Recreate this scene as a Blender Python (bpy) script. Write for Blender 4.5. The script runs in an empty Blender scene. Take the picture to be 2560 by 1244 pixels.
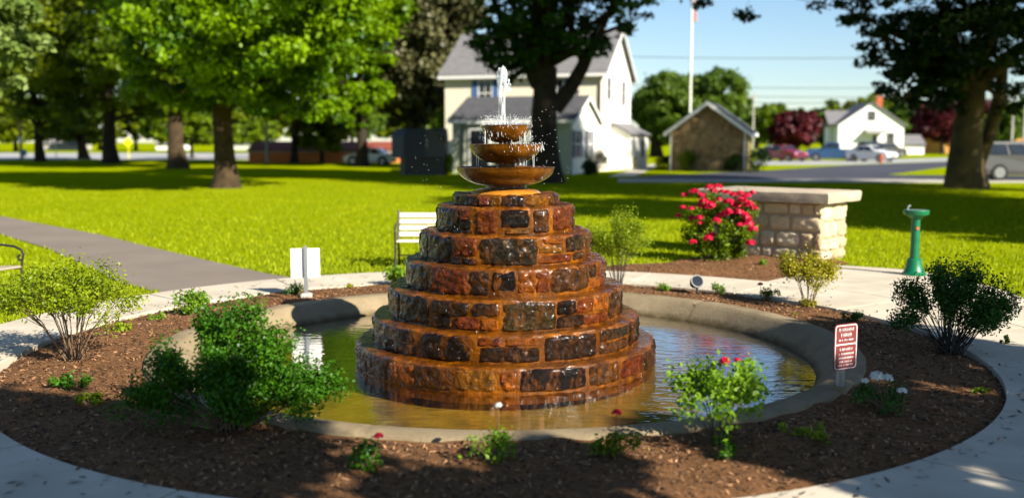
import bpy, math, random
import numpy as np
from mathutils import Vector, Matrix, noise as mnoise

R = math.radians
scene = bpy.context.scene
COL = scene.collection
rng = np.random.default_rng(7)
random.seed(7)

# ------------------------------------------------------------------ camera model
H, F, PITCH = 1.9, 2500.0, math.atan(270 / 2500.0)
CP, SP = math.cos(PITCH), math.sin(PITCH)

def ray(px, py):
    a, b = (px - 1280) / F, (622 - py) / F
    return Vector((a, CP + b * SP, -SP + b * CP))

def G(px, py, z=0.0):
    """point of the horizontal plane z seen at that place of the photograph"""
    d = ray(px, py); t = (z - H) / d.z
    return Vector((d.x * t, d.y * t, z))

def Wp(px, py, Y):
    """point at distance Y along the view"""
    d = ray(px, py); t = Y / d.y
    return Vector((d.x * t, Y, H + d.z * t))

# ------------------------------------------------------------------ materials
def new_mat(name):
    m = bpy.data.materials.new(name); m.use_nodes = True
    nt = m.node_tree
    return m, nt, nt.nodes['Principled BSDF'], nt.nodes['Material Output']

def N(nt, typ, **kw):
    n = nt.nodes.new(typ)
    for k, v in kw.items(): setattr(n, k, v)
    return n

def ramp(nt, fac, stops):
    r = N(nt, 'ShaderNodeValToRGB')
    el = r.color_ramp.elements
    while len(el) < len(stops): el.new(0.5)
    for e, (p, c) in zip(el, stops):
        e.position = p; e.color = (c[0], c[1], c[2], 1)
    nt.links.new(fac, r.inputs[0])
    return r.outputs[0]

def noise_fac(nt, scale, detail=4, rough=0.6, coord='Object', stretch=None):
    tc = N(nt, 'ShaderNodeTexCoord')
    src = tc.outputs[coord]
    if stretch:
        mp = N(nt, 'ShaderNodeMapping'); mp.inputs['Scale'].default_value = stretch
        nt.links.new(src, mp.inputs[0]); src = mp.outputs[0]
    n = N(nt, 'ShaderNodeTexNoise')
    n.inputs['Scale'].default_value = scale; n.inputs['Detail'].default_value = detail
    n.inputs['Roughness'].default_value = rough
    nt.links.new(src, n.inputs['Vector'])
    return n.outputs[0]

def add_bump(nt, bsdf, fac, strength, dist=0.01):
    b = N(nt, 'ShaderNodeBump'); b.inputs['Strength'].default_value = strength
    b.inputs['Distance'].default_value = dist
    nt.links.new(fac, b.inputs['Height'])
    nt.links.new(b.outputs[0], bsdf.inputs['Normal'])

def pm(name, c1, c2=None, scale=4, rough=0.6, bump=0.0, bscale=None, spec=0.4, metal=0.0, bdist=0.01, coat=0.0):
    """painted / stone / wood surface mottled between two colours"""
    m, nt, b, o = new_mat(name)
    c2 = c2 or tuple(x * 0.75 for x in c1)
    f = noise_fac(nt, scale)
    nt.links.new(ramp(nt, f, [(0.32, c1), (0.68, c2)]), b.inputs['Base Color'])
    b.inputs['Roughness'].default_value = rough
    b.inputs['Specular IOR Level'].default_value = spec
    b.inputs['Metallic'].default_value = metal
    b.inputs['Coat Weight'].default_value = coat
    if bump:
        add_bump(nt, b, noise_fac(nt, bscale or scale * 8, 6), bump, bdist)
    return m

def leaf_mat(name, dark, light, trans=0.42, rough=0.45):
    m, nt, b, o = new_mat(name)
    at = N(nt, 'ShaderNodeAttribute', attribute_name='tint')
    col = ramp(nt, at.outputs['Fac'], [(0.0, dark), (1.0, light)])
    nt.links.new(col, b.inputs['Base Color'])
    b.inputs['Roughness'].default_value = rough
    b.inputs['Specular IOR Level'].default_value = 0.25
    tr = N(nt, 'ShaderNodeBsdfTranslucent'); nt.links.new(col, tr.inputs[0])
    mx = N(nt, 'ShaderNodeMixShader'); mx.inputs[0].default_value = trans
    nt.links.new(b.outputs[0], mx.inputs[1]); nt.links.new(tr.outputs[0], mx.inputs[2])
    nt.links.new(mx.outputs[0], o.inputs[0])
    return m

def attr_mat(name, rough, bump, bscale, bdist, var=0.35, vscale=14, spec=0.5, coat=0.0):
    """colour from a per-stone attribute with mottling"""
    m, nt, b, o = new_mat(name)
    at = N(nt, 'ShaderNodeAttribute', attribute_name='stone_col')
    f = noise_fac(nt, vscale, 6, 0.7)
    r = ramp(nt, f, [(0.3, (1 - var,) * 3), (0.7, (1 + var,) * 3)])
    mx = N(nt, 'ShaderNodeMix', data_type='RGBA', blend_type='MULTIPLY')
    mx.inputs[0].default_value = 1
    nt.links.new(at.outputs['Color'], mx.inputs[6]); nt.links.new(r, mx.inputs[7])
    nt.links.new(mx.outputs[2], b.inputs['Base Color'])
    b.inputs['Roughness'].default_value = rough
    b.inputs['Specular IOR Level'].default_value = spec
    b.inputs['Coat Weight'].default_value = coat
    b.inputs['Coat Roughness'].default_value = 0.12
    add_bump(nt, b, noise_fac(nt, bscale, 6, 0.65), bump, bdist)
    return m

# ------------------------------------------------------------------ mesh helpers
class MB:
    def __init__(s): s.v, s.f, s.m, s.c = [], [], [], []
    def add(s, vs, fs, mi=0, col=None):
        o = len(s.v); s.v += [tuple(v) for v in vs]
        for f in fs:
            s.f.append([o + i for i in f]); s.m.append(mi); s.c.append(col or (0.3, 0.3, 0.3))
        return s
    def box(s, c, d, rot=None, mi=0, bev=0.0):
        x, y, z = d[0] / 2, d[1] / 2, d[2] / 2
        if bev:
            b = min(bev, x * .9, y * .9, z * .9)
            rings = []
            for zz, k in ((-z, b), (-z + b, 0), (z - b, 0), (z, b)):
                X, Y = x - k, y - k
                q = b * .7
                rings.append([(X - q, -Y, zz), (X, -Y + q, zz), (X, Y - q, zz), (X - q, Y, zz), (-X + q, Y, zz), (-X, Y - q, zz), (-X, -Y + q, zz), (-X + q, -Y, zz)])
            vs = [p for r in rings for p in r]
            fs = [tuple(range(7, -1, -1)), tuple(range(24, 32))]
            for k in range(3):
                for i in range(8):
                    j = (i + 1) % 8
                    fs.append((k * 8 + i, k * 8 + j, k * 8 + 8 + j, k * 8 + 8 + i))
        else:
            vs = [(-x, -y, -z), (x, -y, -z), (x, y, -z), (-x, y, -z), (-x, -y, z), (x, -y, z), (x, y, z), (-x, y, z)]
            fs = [(3, 2, 1, 0), (4, 5, 6, 7), (0, 1, 5, 4), (1, 2, 6, 5), (2, 3, 7, 6), (3, 0, 4, 7)]
        c = Vector(c)
        vs = [c + (rot @ Vector(v) if rot is not None else Vector(v)) for v in vs]
        return s.add(vs, fs, mi)
    def tube(s, pts, rad, n=8, mi=0, cap=True):
        pts = [Vector(p) for p in pts]
        if not hasattr(rad, '__len__'): rad = [rad] * len(pts)
        vs, fs = [], []
        ref = None
        for i, p in enumerate(pts):
            d = (pts[min(i + 1, len(pts) - 1)] - pts[max(i - 1, 0)])
            d = d.normalized() if d.length > 1e-9 else Vector((0, 0, 1))
            if ref is None: ref = d.orthogonal().normalized()
            a = (ref - d * ref.dot(d))
            a = a.normalized() if a.length > 1e-6 else d.orthogonal().normalized()
            ref = a; b = d.cross(a)
            for k in range(n):
                t = 2 * math.pi * k / n
                vs.append(p + (a * math.cos(t) + b * math.sin(t)) * rad[i])
        for i in range(len(pts) - 1):
            for k in range(n):
                j = (k + 1) % n
                fs.append((i * n + k, i * n + j, i * n + n + j, i * n + n + k))
        if cap:
            fs.append(tuple(range(n - 1, -1, -1))); fs.append(tuple(range((len(pts) - 1) * n, len(pts) * n)))
        return s.add(vs, fs, mi)
    def lathe(s, prof, n=48, c=(0, 0, 0), mi=0, wob=0.0, M=None):
        vs, fs = [], []
        for i, (r, z) in enumerate(prof):
            for k in range(n):
                t = 2 * math.pi * k / n
                rr = r
                if wob: rr = r + wob * mnoise.noise((math.cos(t) * 6 * (r + .3), math.sin(t) * 6 * (r + .3), z * 8 + i * .3))
                p = Vector((rr * math.cos(t), rr * math.sin(t), z))
                if M is not None: p = M @ p
                vs.append(p + Vector(c))
        for i in range(len(prof) - 1):
            for k in range(n):
                j = (k + 1) % n
                fs.append((i * n + k, i * n + j, i * n + n + j, i * n + n + k))
        if prof[0][0] > 1e-4: fs.append(tuple(range(n - 1, -1, -1)))
        if prof[-1][0] > 1e-4: fs.append(tuple(range((len(prof) - 1) * n, len(prof) * n)))
        return s.add(vs, fs, mi)
    def prism(s, poly, z0, z1, mi=0):
        n = len(poly)
        vs = [(p[0], p[1], z0) for p in poly] + [(p[0], p[1], z1) for p in poly]
        fs = [tuple(range(n - 1, -1, -1)), tuple(range(n, 2 * n))]
        fs += [(i, (i + 1) % n, n + (i + 1) % n, n + i) for i in range(n)]
        return s.add(vs, fs, mi)
    def slab(s, quad, th, mi=0):
        """a quad thickened along its normal"""
        q = [Vector(p) for p in quad]
        nrm = (q[1] - q[0]).cross(q[-1] - q[0]).normalized() * th
        n = len(q)
        vs = q + [p + nrm for p in q]
        fs = [tuple(range(n - 1, -1, -1)), tuple(range(n, 2 * n))] + [(i, (i + 1) % n, n + (i + 1) % n, n + i) for i in range(n)]
        return s.add(vs, fs, mi)
    def ball(s, c, r, nu=8, nv=6, mi=0, sq=(1, 1, 1), jit=0.0):
        vs = [(0, 0, -1)]
        for i in range(1, nv):
            a = -math.pi / 2 + math.pi * i / nv
            for k in range(nu):
                t = 2 * math.pi * k / nu
                vs.append((math.cos(a) * math.cos(t), math.cos(a) * math.sin(t), math.sin(a)))
        vs.append((0, 0, 1))
        fs = [(0, 1 + (k + 1) % nu, 1 + k) for k in range(nu)]
        for i in range(nv - 2):
            for k in range(nu):
                j = (k + 1) % nu
                fs.append((1 + i * nu + k, 1 + i * nu + j, 1 + i * nu + nu + j, 1 + i * nu + nu + k))
        L = len(vs) - 1
        fs += [(L, 1 + (nv - 2) * nu + k, 1 + (nv - 2) * nu + (k + 1) % nu) for k in range(nu)]
        o = []
        for v in vs:
            k = 1 + (jit * mnoise.noise(Vector(v) * 1.7 + Vector(c) * 3) if jit else 0)
            o.append((c[0] + v[0] * r * sq[0] * k, c[1] + v[1] * r * sq[1] * k, c[2] + v[2] * r * sq[2] * k))
        return s.add(o, fs, mi)
    def build(s, name, mats, parent=None, smooth=False, colattr=False):
        me = bpy.data.meshes.new(name)
        me.from_pydata(s.v, [], s.f); me.validate(clean_customdata=False)
        mats = mats if isinstance(mats, (list, tuple)) else [mats]
        for m in mats: me.materials.append(m)
        if len(mats) > 1 and len(me.polygons) == len(s.m): me.polygons.foreach_set('material_index', s.m)
        if smooth:
            me.polygons.foreach_set('use_smooth', [True] * len(me.polygons))
            me.set_sharp_from_angle(angle=R(40))
        if colattr:
            a = me.attributes.new('stone_col', 'FLOAT_COLOR', 'FACE')
            a.data.foreach_set('color', [x for c in s.c for x in (*c, 1)])
        o = bpy.data.objects.new(name, me); COL.objects.link(o)
        if parent is not None: o.parent = parent
        return o

def tag(o, label=None, cat=None, group=None, kind=None):
    if label: o['label'] = label
    if cat: o['category'] = cat
    if group: o['group'] = group
    if kind: o['kind'] = kind
    return o

def thing(name, label, cat, loc=(0, 0, 0), rz=0.0, group=None):
    o = bpy.data.objects.new(name, None); COL.objects.link(o)
    o.empty_display_size = .2
    o.location = loc; o.rotation_euler = (0, 0, rz)
    return tag(o, label, cat, group)

def fast_mesh(name, verts, per, mat, parent=None, tint=None):
    """verts (n*per,3): n separate faces of 'per' corners"""
    n = len(verts) // per
    me = bpy.data.meshes.new(name)
    me.vertices.add(len(verts)); me.vertices.foreach_set('co', verts.astype(np.float32).ravel())
    me.loops.add(len(verts)); me.loops.foreach_set('vertex_index', np.arange(len(verts), dtype=np.int32))
    me.polygons.add(n); me.polygons.foreach_set('loop_start', np.arange(0, len(verts), per, dtype=np.int32))
    me.update(calc_edges=True)
    me.materials.append(mat)
    if tint is not None:
        a = me.attributes.new('tint', 'FLOAT', 'FACE'); a.data.foreach_set('value', tint.astype(np.float32))
    o = bpy.data.objects.new(name, me); COL.objects.link(o)
    if parent is not None: o.parent = parent
    return o

def unit(a): return a / (np.linalg.norm(a, axis=1, keepdims=True) + 1e-9)

def leaf_quads(pos, nrm, size, aspect=1.7, fold=.18, jitter=.35, g=None):
    g = g or rng
    n = len(pos)
    nrm = unit(nrm)
    t = unit(np.cross(nrm, unit(g.normal(size=(n, 3))))); b = np.cross(nrm, t)
    L = (size * (1 + jitter * g.uniform(-1, 1, n)))[:, None]; w = L / aspect
    p0 = pos - t * L * .5; p2 = pos + t * L * .5
    p1 = pos + b * w * .5 + nrm * w * fold - t * L * .06; p3 = pos - b * w * .5 + nrm * w * fold - t * L * .06
    return np.stack([p0, p1, p2, p3], 1).reshape(-1, 3)

def leaf_cloud(cen, rad, per, size, up=.6, out=.5, aspect=1.7, shell=.45, g=None):
    g = g or rng
    cen = np.asarray(cen, float); rad = np.asarray(rad, float)
    if rad.ndim == 1: rad = np.repeat(rad[:, None], 3, 1)
    C = np.repeat(cen, per, 0); Rd = np.repeat(rad, per, 0)
    scat = np.exp(g.normal(0, .22, len(C)))
    d = unit(g.normal(size=C.shape))
    r = g.uniform(shell ** 3, 1, len(C)) ** (1 / 3)
    pos = C + d * (r * scat)[:, None] * Rd
    nrm = unit(g.normal(size=C.shape)) + d * out + np.array([0, 0, up])
    tint = np.clip(np.repeat(g.uniform(-.1, 1, len(cen)), per) * .7 + g.uniform(0, .38, len(C)), 0, 1)
    return leaf_quads(pos, nrm, size, aspect, g=g), tint

# ------------------------------------------------------------------ palette
M = {}
M['bark'] = pm('bark', (.075, .05, .024), (.028, .018, .010), 3, .9, .8, 14, .2, bdist=.05)
M['bark_dark'] = pm('dark_bark', (.04, .03, .02), (.02, .014, .01), 3, .9, .8, 14, .2, bdist=.05)
M['bark_tan'] = pm('tan_bark', (.13, .09, .03), (.05, .036, .02), 1.3, .9, .8, 12, .2, bdist=.05)
M['twig'] = pm('twig', (.20, .13, .075), (.09, .055, .03), 20, .8)
M['twig_dark'] = pm('dark_twig', (.05, .035, .025), (.025, .018, .012), 20, .8)
M['l_maple'] = leaf_mat('maple_leaf', (.035, .105, .001), (.22, .36, .002))
M['l_mid'] = leaf_mat('mid_green_leaf', (.04, .08, .001), (.19, .28, .003))
M['l_olive'] = leaf_mat('olive_leaf', (.055, .085, .002), (.22, .27, .005))
M['l_pale'] = leaf_mat('pale_leaf', (.12, .19, .03), (.28, .36, .10))
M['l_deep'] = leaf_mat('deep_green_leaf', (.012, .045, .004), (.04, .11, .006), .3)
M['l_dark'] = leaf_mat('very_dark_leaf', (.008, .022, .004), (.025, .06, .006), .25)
M['l_beech'] = leaf_mat('copper_beech_leaf', (.048, .05, .018), (.155, .15, .062), .2)
M['l_purple'] = leaf_mat('purple_leaf', (.035, .005, .008), (.12, .017, .022), .25)
M['l_far'] = leaf_mat('far_green_leaf', (.05, .10, .01), (.14, .22, .02))
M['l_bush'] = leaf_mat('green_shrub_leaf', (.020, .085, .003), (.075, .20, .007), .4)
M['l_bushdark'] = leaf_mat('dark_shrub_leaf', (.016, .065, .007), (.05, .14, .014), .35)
M['l_yellow'] = leaf_mat('yellow_green_leaf', (.12, .18, .004), (.30, .38, .010))
M['l_lime'] = leaf_mat('lime_leaf', (.10, .22, .008), (.22, .36, .02))
M['l_gold'] = leaf_mat('gold_leaf', (.22, .20, .01), (.40, .36, .02))
M['concrete'] = pm('pale_concrete', (.53, .47, .37), (.41, .355, .27), 1.6, .85, .4, 70, .3, bdist=.004)
M['rim'] = pm('weathered_concrete', (.27, .21, .125), (.17, .13, .075), 2.0, .8, .5, 40, .2, bdist=.01)
M['asphalt'] = pm('worn_asphalt', (.20, .165, .135), (.165, .135, .11), .8, .9, .3, 120, .2, bdist=.004)
M['asphalt_dark'] = pm('drive_asphalt', (.045, .045, .06), (.06, .06, .075), .3, .85, .2, 60, .2)
M['street'] = pm('street', (.34, .33, .33), (.28, .28, .28), .1, .9)
M['kerb'] = pm('kerb_concrete', (.40, .37, .33), (.32, .30, .26), .5, .85)
M['white'] = pm('white_paint', (.78, .77, .74), (.72, .71, .68), 1.5, .55)
M['cream'] = pm('cream_siding', (.80, .71, .55), (.76, .67, .52), .7, .7)
M['greywall'] = pm('pale_grey_siding', (.50, .52, .45), (.45, .47, .41), .8, .7)
M['roof'] = pm('grey_shingle', (.17, .165, .165), (.13, .125, .13), 2.5, .9, .4, 20)
M['roofdark'] = pm('charcoal_shingle', (.05, .05, .055), (.075, .075, .08), 2, .9, .4, 20)
M['blue'] = pm('blue_shutter', (.06, .14, .33), (.05, .12, .28), 3, .6)
M['navy'] = pm('navy_shutter', (.02, .035, .10), (.025, .04, .11), 3, .6)
M['iron'] = pm('black_iron', (.014, .013, .012), (.022, .02, .018), 8, .45, spec=.5)
M['steel'] = pm('galvanised_steel', (.45, .46, .46), (.38, .39, .40), 10, .4, metal=.8)
M['greypaint'] = pm('grey_paint', (.30, .30, .29), (.26, .26, .26), 4, .6)
M['dark_metal'] = pm('dark_container_paint', (.030, .036, .048), (.022, .026, .034), 1.2, .5)
M['dark_metal2'] = pm('grey_container_paint', (.075, .07, .07), (.055, .055, .06), 1.2, .5)
M['green_paint'] = pm('green_enamel', (.0, .135, .05), (.0, .095, .037), 7, .4, spec=.5)
M['brick'] = pm('orange_brick', (.60, .18, .045), (.52, .15, .04), 1.2, .9)
M['roof_red'] = pm('brown_red_roof', (.22, .05, .025), (.18, .04, .022), .8, .9)
M['wood_fence'] = pm('orange_wood', (.50, .24, .05), (.42, .20, .045), .8, .8)
M['pole_wood'] = pm('pole_wood', (.30, .16, .06), (.22, .12, .05), 2, .85)
M['slat'] = pm('pale_bench_slat', (.66, .56, .47), (.58, .48, .40), 6, .65, .2, 60, bdist=.002)
M['slat_shaded'] = pm('shaded_bench_slat', (.33, .27, .21), (.26, .21, .16), 6, .7)  # left bench's slats, darkened in colour for the shade they sit in
M['red_petal'] = leaf_mat('red_petal', (.30, .0, .012), (.85, .02, .09), .3)
M['white_petal'] = leaf_mat('white_petal', (.70, .70, .66), (.85, .85, .80), .3)
M['pink_petal'] = leaf_mat('pink_petal', (.60, .12, .14), (.75, .25, .25), .3)
M['glass'] = pm('dark_glass', (.012, .014, .018), (.02, .024, .03), 2, .06, spec=.6)
M['door'] = pm('dark_door', (.008, .009, .013), (.012, .013, .018), 2, .4)
M['tyre'] = pm('tyre_rubber', (.012, .012, .012), (.018, .018, .018), 8, .85)
M['alloy'] = pm('alloy_rim', (.32, .32, .33), (.28, .28, .29), 8, .3, metal=.6)
M['redlamp'] = pm('red_lamp', (.35, .01, .012), None, 4, .25)
M['headlamp'] = pm('headlamp', (.7, .72, .74), None, 4, .15)
M['sign_red'] = pm('maroon_sign', (.17, .028, .024), (.15, .025, .022), 6, .5)
M['sign_white'] = pm('sign_white', (.62, .56, .55), (.58, .52, .52), 6, .5)
M['terracotta'] = pm('chimney_brick', (.45, .11, .04), (.36, .09, .035), 2, .9)
M['sign_yellow'] = pm('yellow_sign', (.65, .62, .01), (.60, .57, .01), 2, .5)
M['sign_green'] = pm('green_sign', (.0, .20, .12), (.0, .18, .11), 2, .5)
M['teal'] = pm('teal_plastic', (.02, .25, .30), None, 2, .5)
M['limestone'] = attr_mat('limestone', .8, .6, 22, .012, .22, 9, .3)
M['mortar_pale'] = pm('pale_mortar', (.36, .29, .19), (.28, .22, .14), 8, .9, .5, 50)
M['fieldstone'] = None
M['bowl'] = None

def ochre(name, c1, c2, c3, rough, bs, bstr, scale=5, bdist=.008):
    m, nt, b, o = new_mat(name)
    f = noise_fac(nt, scale, 9, .75, 'Object', (1, 1, .6))
    nt.links.new(ramp(nt, f, [(.28, c1), (.5, c2), (.72, c3)]), b.inputs['Base Color'])
    b.inputs['Roughness'].default_value = rough
    b.inputs['Specular IOR Level'].default_value = .13
    b.inputs['Coat Weight'].default_value = 1.0; b.inputs['Coat Roughness'].default_value = .11; b.inputs['Coat IOR'].default_value = 1.26
    cb = N(nt, 'ShaderNodeBump'); cb.inputs['Strength'].default_value = 1.0; cb.inputs['Distance'].default_value = .020
    nt.links.new(noise_fac(nt, 21, 3, .5, 'Object', (1, 1, .8)), cb.inputs['Height']); nt.links.new(cb.outputs[0], b.inputs['Coat Normal'])
    add_bump(nt, b, noise_fac(nt, bs, 6, .6), bstr, bdist)
    return m
M['bowl'] = ochre('rust_stained_bowl', (.03, .010, .001), (.10, .032, .0015), (.20, .074, .006), .2, 55, 1.0, 5, .008)
M['mortar'] = ochre('wet_ochre_mortar', (.014, .004, .0003), (.105, .030, .0004), (.29, .090, .001), .2, 24, 1.0, 6, .02)
def wet_stone_mat():
    m, nt, b, o = new_mat('wet_fieldstone')
    at = N(nt, 'ShaderNodeAttribute', attribute_name='stone_col')
    f = noise_fac(nt, 18, 8, .72)
    r = ramp(nt, f, [(.3, (.2,) * 3), (.5, (.75,) * 3), (.72, (2.2,) * 3)])
    mx = N(nt, 'ShaderNodeMix', data_type='RGBA', blend_type='MULTIPLY'); mx.inputs[0].default_value = 1
    nt.links.new(at.outputs['Color'], mx.inputs[6]); nt.links.new(r, mx.inputs[7])
    st = ramp(nt, noise_fac(nt, 9, 7, .7, 'Object', (1, 1, .45)), [(.50, (0,) * 3), (.72, (.75,) * 3)])
    m2 = N(nt, 'ShaderNodeMix', data_type='RGBA')
    nt.links.new(st, m2.inputs[0]); nt.links.new(mx.outputs[2], m2.inputs[6]); m2.inputs[7].default_value = (.17, .046, .001, 1)
    nt.links.new(m2.outputs[2], b.inputs['Base Color'])
    rr = N(nt, 'ShaderNodeMapRange'); rr.inputs[1].default_value = .35; rr.inputs[2].default_value = .65; rr.inputs[3].default_value = .06; rr.inputs[4].default_value = .17
    nt.links.new(noise_fac(nt, 14, 4), rr.inputs[0]); nt.links.new(rr.outputs[0], b.inputs['Roughness'])
    b.inputs['Specular IOR Level'].default_value = .10
    add_bump(nt, b, noise_fac(nt, 27, 6, .6), 1.0, .035)
    b.inputs['Coat Weight'].default_value = 1.0; b.inputs['Coat Roughness'].default_value = .11; b.inputs['Coat IOR'].default_value = 1.26
    cb = N(nt, 'ShaderNodeBump'); cb.inputs['Strength'].default_value = 1.0; cb.inputs['Distance'].default_value = .020
    nt.links.new(noise_fac(nt, 21, 3, .5, 'Object', (1, 1, .8)), cb.inputs['Height']); nt.links.new(cb.outputs[0], b.inputs['Coat Normal'])
    return m
M['fieldstone'] = wet_stone_mat()
M['dome'] = ochre('ochre_plinth', (.26, .10, .012), (.36, .14, .015), (.40, .17, .03), .3, 40, .3, 5)

def lawn_mat():
    m, nt, b, o = new_mat('lawn')
    f1 = noise_fac(nt, .35, 5, .6); f2 = noise_fac(nt, 9, 6, .75)
    f3 = noise_fac(nt, 1.0, 3, .5)
    mx = N(nt, 'ShaderNodeMix', data_type='RGBA'); mx.inputs[0].default_value = .5
    nt.links.new(ramp(nt, f1, [(.25, (.125, .19, .001)), (.5, (.195, .25, .0012)), (.75, (.28, .30, .004))]), mx.inputs[6])
    nt.links.new(ramp(nt, f2, [(.3, (.11, .155, .001)), (.7, (.33, .36, .003))]), mx.inputs[7])
    nt.links.new(mx.outputs[2], b.inputs['Base Color'])
    b.inputs['Roughness'].default_value = .95; b.inputs['Specular IOR Level'].default_value = .0
    add_bump(nt, b, noise_fac(nt, 30, 6, .7), .8, .03)
    return m
M['lawn'] = lawn_mat()
M['grass'] = leaf_mat('grass_blade', (.14, .195, .001), (.35, .395, .003), .35, .8)

def mulch_mat():
    m, nt, b, o = new_mat('mulch')
    f = noise_fac(nt, 28, 8, .75); f1 = noise_fac(nt, 2.2, 3, .5)
    mx = N(nt, 'ShaderNodeMix', data_type='RGBA'); mx.inputs[0].default_value = .55
    nt.links.new(ramp(nt, f1, [(.3, (.16, .075, .030)), (.7, (.25, .12, .048))]), mx.inputs[6])
    nt.links.new(ramp(nt, f, [(.3, (.03, .014, .006)), (.7, (.32, .155, .066))]), mx.inputs[7])
    nt.links.new(mx.outputs[2], b.inputs['Base Color'])
    b.inputs['Roughness'].default_value = .9; b.inputs['Specular IOR Level'].default_value = .15
    add_bump(nt, b, noise_fac(nt, 45, 8, .75), 1.0, .03)
    return m
M['mulch'] = mulch_mat()
M['chip'] = leaf_mat('bark_chip', (.03, .015, .008), (.36, .19, .09), 0.0, .8)
M['fleck'] = leaf_mat('dark_fleck', (.03, .025, .02), (.10, .08, .05), 0.0, .8)

def pool_floor_mat():
    m, nt, b, o = new_mat('pool_floor')
    f = noise_fac(nt, 2.2, 6, .65)
    nt.links.new(ramp(nt, f, [(.3, (.10, .06, .004)), (.5, (.22, .14, .010)), (.75, (.36, .24, .025))]), b.inputs['Base Color'])
    b.inputs['Roughness'].default_value = .8
    return m
M['poolfloor'] = pool_floor_mat()
def rim_mat():
    m, nt, b, o = new_mat('weathered_rim_concrete')
    base = ramp(nt, noise_fac(nt, 2.0, 7, .7), [(.28, (.16, .12, .068)), (.55, (.24, .185, .11)), (.75, (.30, .24, .15))])
    tc = N(nt, 'ShaderNodeTexCoord'); sx = N(nt, 'ShaderNodeSeparateXYZ'); nt.links.new(tc.outputs['Object'], sx.inputs[0])
    ad = N(nt, 'ShaderNodeMath', operation='MULTIPLY_ADD'); ad.inputs[1].default_value = .10; nt.links.new(noise_fac(nt, 7, 4), ad.inputs[0]); nt.links.new(sx.outputs[2], ad.inputs[2])
    mr = N(nt, 'ShaderNodeMapRange'); mr.inputs[1].default_value = -.085; mr.inputs[2].default_value = -.02; mr.inputs[3].default_value = 1; mr.inputs[4].default_value = 0
    nt.links.new(ad.outputs[0], mr.inputs[0])
    mx = N(nt, 'ShaderNodeMix', data_type='RGBA'); nt.links.new(mr.outputs[0], mx.inputs[0]); nt.links.new(base, mx.inputs[6]); mx.inputs[7].default_value = (.085, .062, .026, 1)
    nt.links.new(mx.outputs[2], b.inputs['Base Color'])
    b.inputs['Roughness'].default_value = .8; b.inputs['Specular IOR Level'].default_value = .2
    add_bump(nt, b, noise_fac(nt, 38, 7, .7), .7, .012)
    return m
M['rim'] = rim_mat()

def water_mat():
    m, nt, b, o = new_mat('pool_water')
    nt.nodes.remove(b)
    gl = N(nt, 'ShaderNodeBsdfGlossy'); gl.inputs['Roughness'].default_value = .05
    tr = N(nt, 'ShaderNodeBsdfTransparent'); tr.inputs[0].default_value = (.95, .88, .60, 1)
    fr = N(nt, 'ShaderNodeFresnel'); fr.inputs[0].default_value = 1.40
    gm = N(nt, 'ShaderNodeMath', operation='MULTIPLY', use_clamp=True); gm.inputs[1].default_value = 2.6; nt.links.new(fr.outputs[0], gm.inputs[0])
    mx = N(nt, 'ShaderNodeMixShader')
    bp = N(nt, 'ShaderNodeBump'); bp.inputs['Strength'].default_value = .4; bp.inputs['Distance'].default_value = .012
    f = noise_fac(nt, 5, 3, .5, 'Object', (1, 2.2, 1))
    nt.links.new(f, bp.inputs['Height'])
    nt.links.new(bp.outputs[0], gl.inputs['Normal']); nt.links.new(bp.outputs[0], fr.inputs['Normal'])
    ge = N(nt, 'ShaderNodeNewGeometry'); inv = N(nt, 'ShaderNodeMath', operation='SUBTRACT'); inv.inputs[0].default_value = 1
    nt.links.new(ge.outputs['Backfacing'], inv.inputs[1])   # from below the sheet only transmits
    gb = N(nt, 'ShaderNodeMath', operation='MULTIPLY'); nt.links.new(gm.outputs[0], gb.inputs[0]); nt.links.new(inv.outputs[0], gb.inputs[1])
    nt.links.new(gb.outputs[0], mx.inputs[0]); nt.links.new(tr.outputs[0], mx.inputs[1]); nt.links.new(gl.outputs[0], mx.inputs[2])
    nt.links.new(mx.outputs[0], o.inputs[0])
    return m
M['water'] = water_mat()

def foam_mat(name, alpha_lo, alpha_hi, scale=18):
    m, nt, b, o = new_mat(name)
    b.inputs['Base Color'].default_value = (.86, .89, .92, 1)
    b.inputs['Roughness'].default_value = .12; b.inputs['Specular IOR Level'].default_value = .6
    tl = N(nt, 'ShaderNodeBsdfTranslucent'); tl.inputs[0].default_value = (.9, .92, .95, 1)
    m1 = N(nt, 'ShaderNodeMixShader'); m1.inputs[0].default_value = .4
    nt.links.new(b.outputs[0], m1.inputs[1]); nt.links.new(tl.outputs[0], m1.inputs[2])
    tr = N(nt, 'ShaderNodeBsdfTransparent')
    m2 = N(nt, 'ShaderNodeMixShader')
    f = noise_fac(nt, scale, 4, .6, 'Object', (1, 1, .22))
    mr = N(nt, 'ShaderNodeMapRange'); mr.inputs[1].default_value = .35; mr.inputs[2].default_value = .65
    mr.inputs[3].default_value = alpha_lo; mr.inputs[4].default_value = alpha_hi
    nt.links.new(f, mr.inputs[0]); nt.links.new(mr.outputs[0], m2.inputs[0])
    nt.links.new(tr.outputs[0], m2.inputs[1]); nt.links.new(m1.outputs[0], m2.inputs[2])
    nt.links.new(m2.outputs[0], o.inputs[0])
    return m
M['jet'] = foam_mat('falling_water', .06, .78)
M['drop'] = foam_mat('water_drop', .45, .85)

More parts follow.
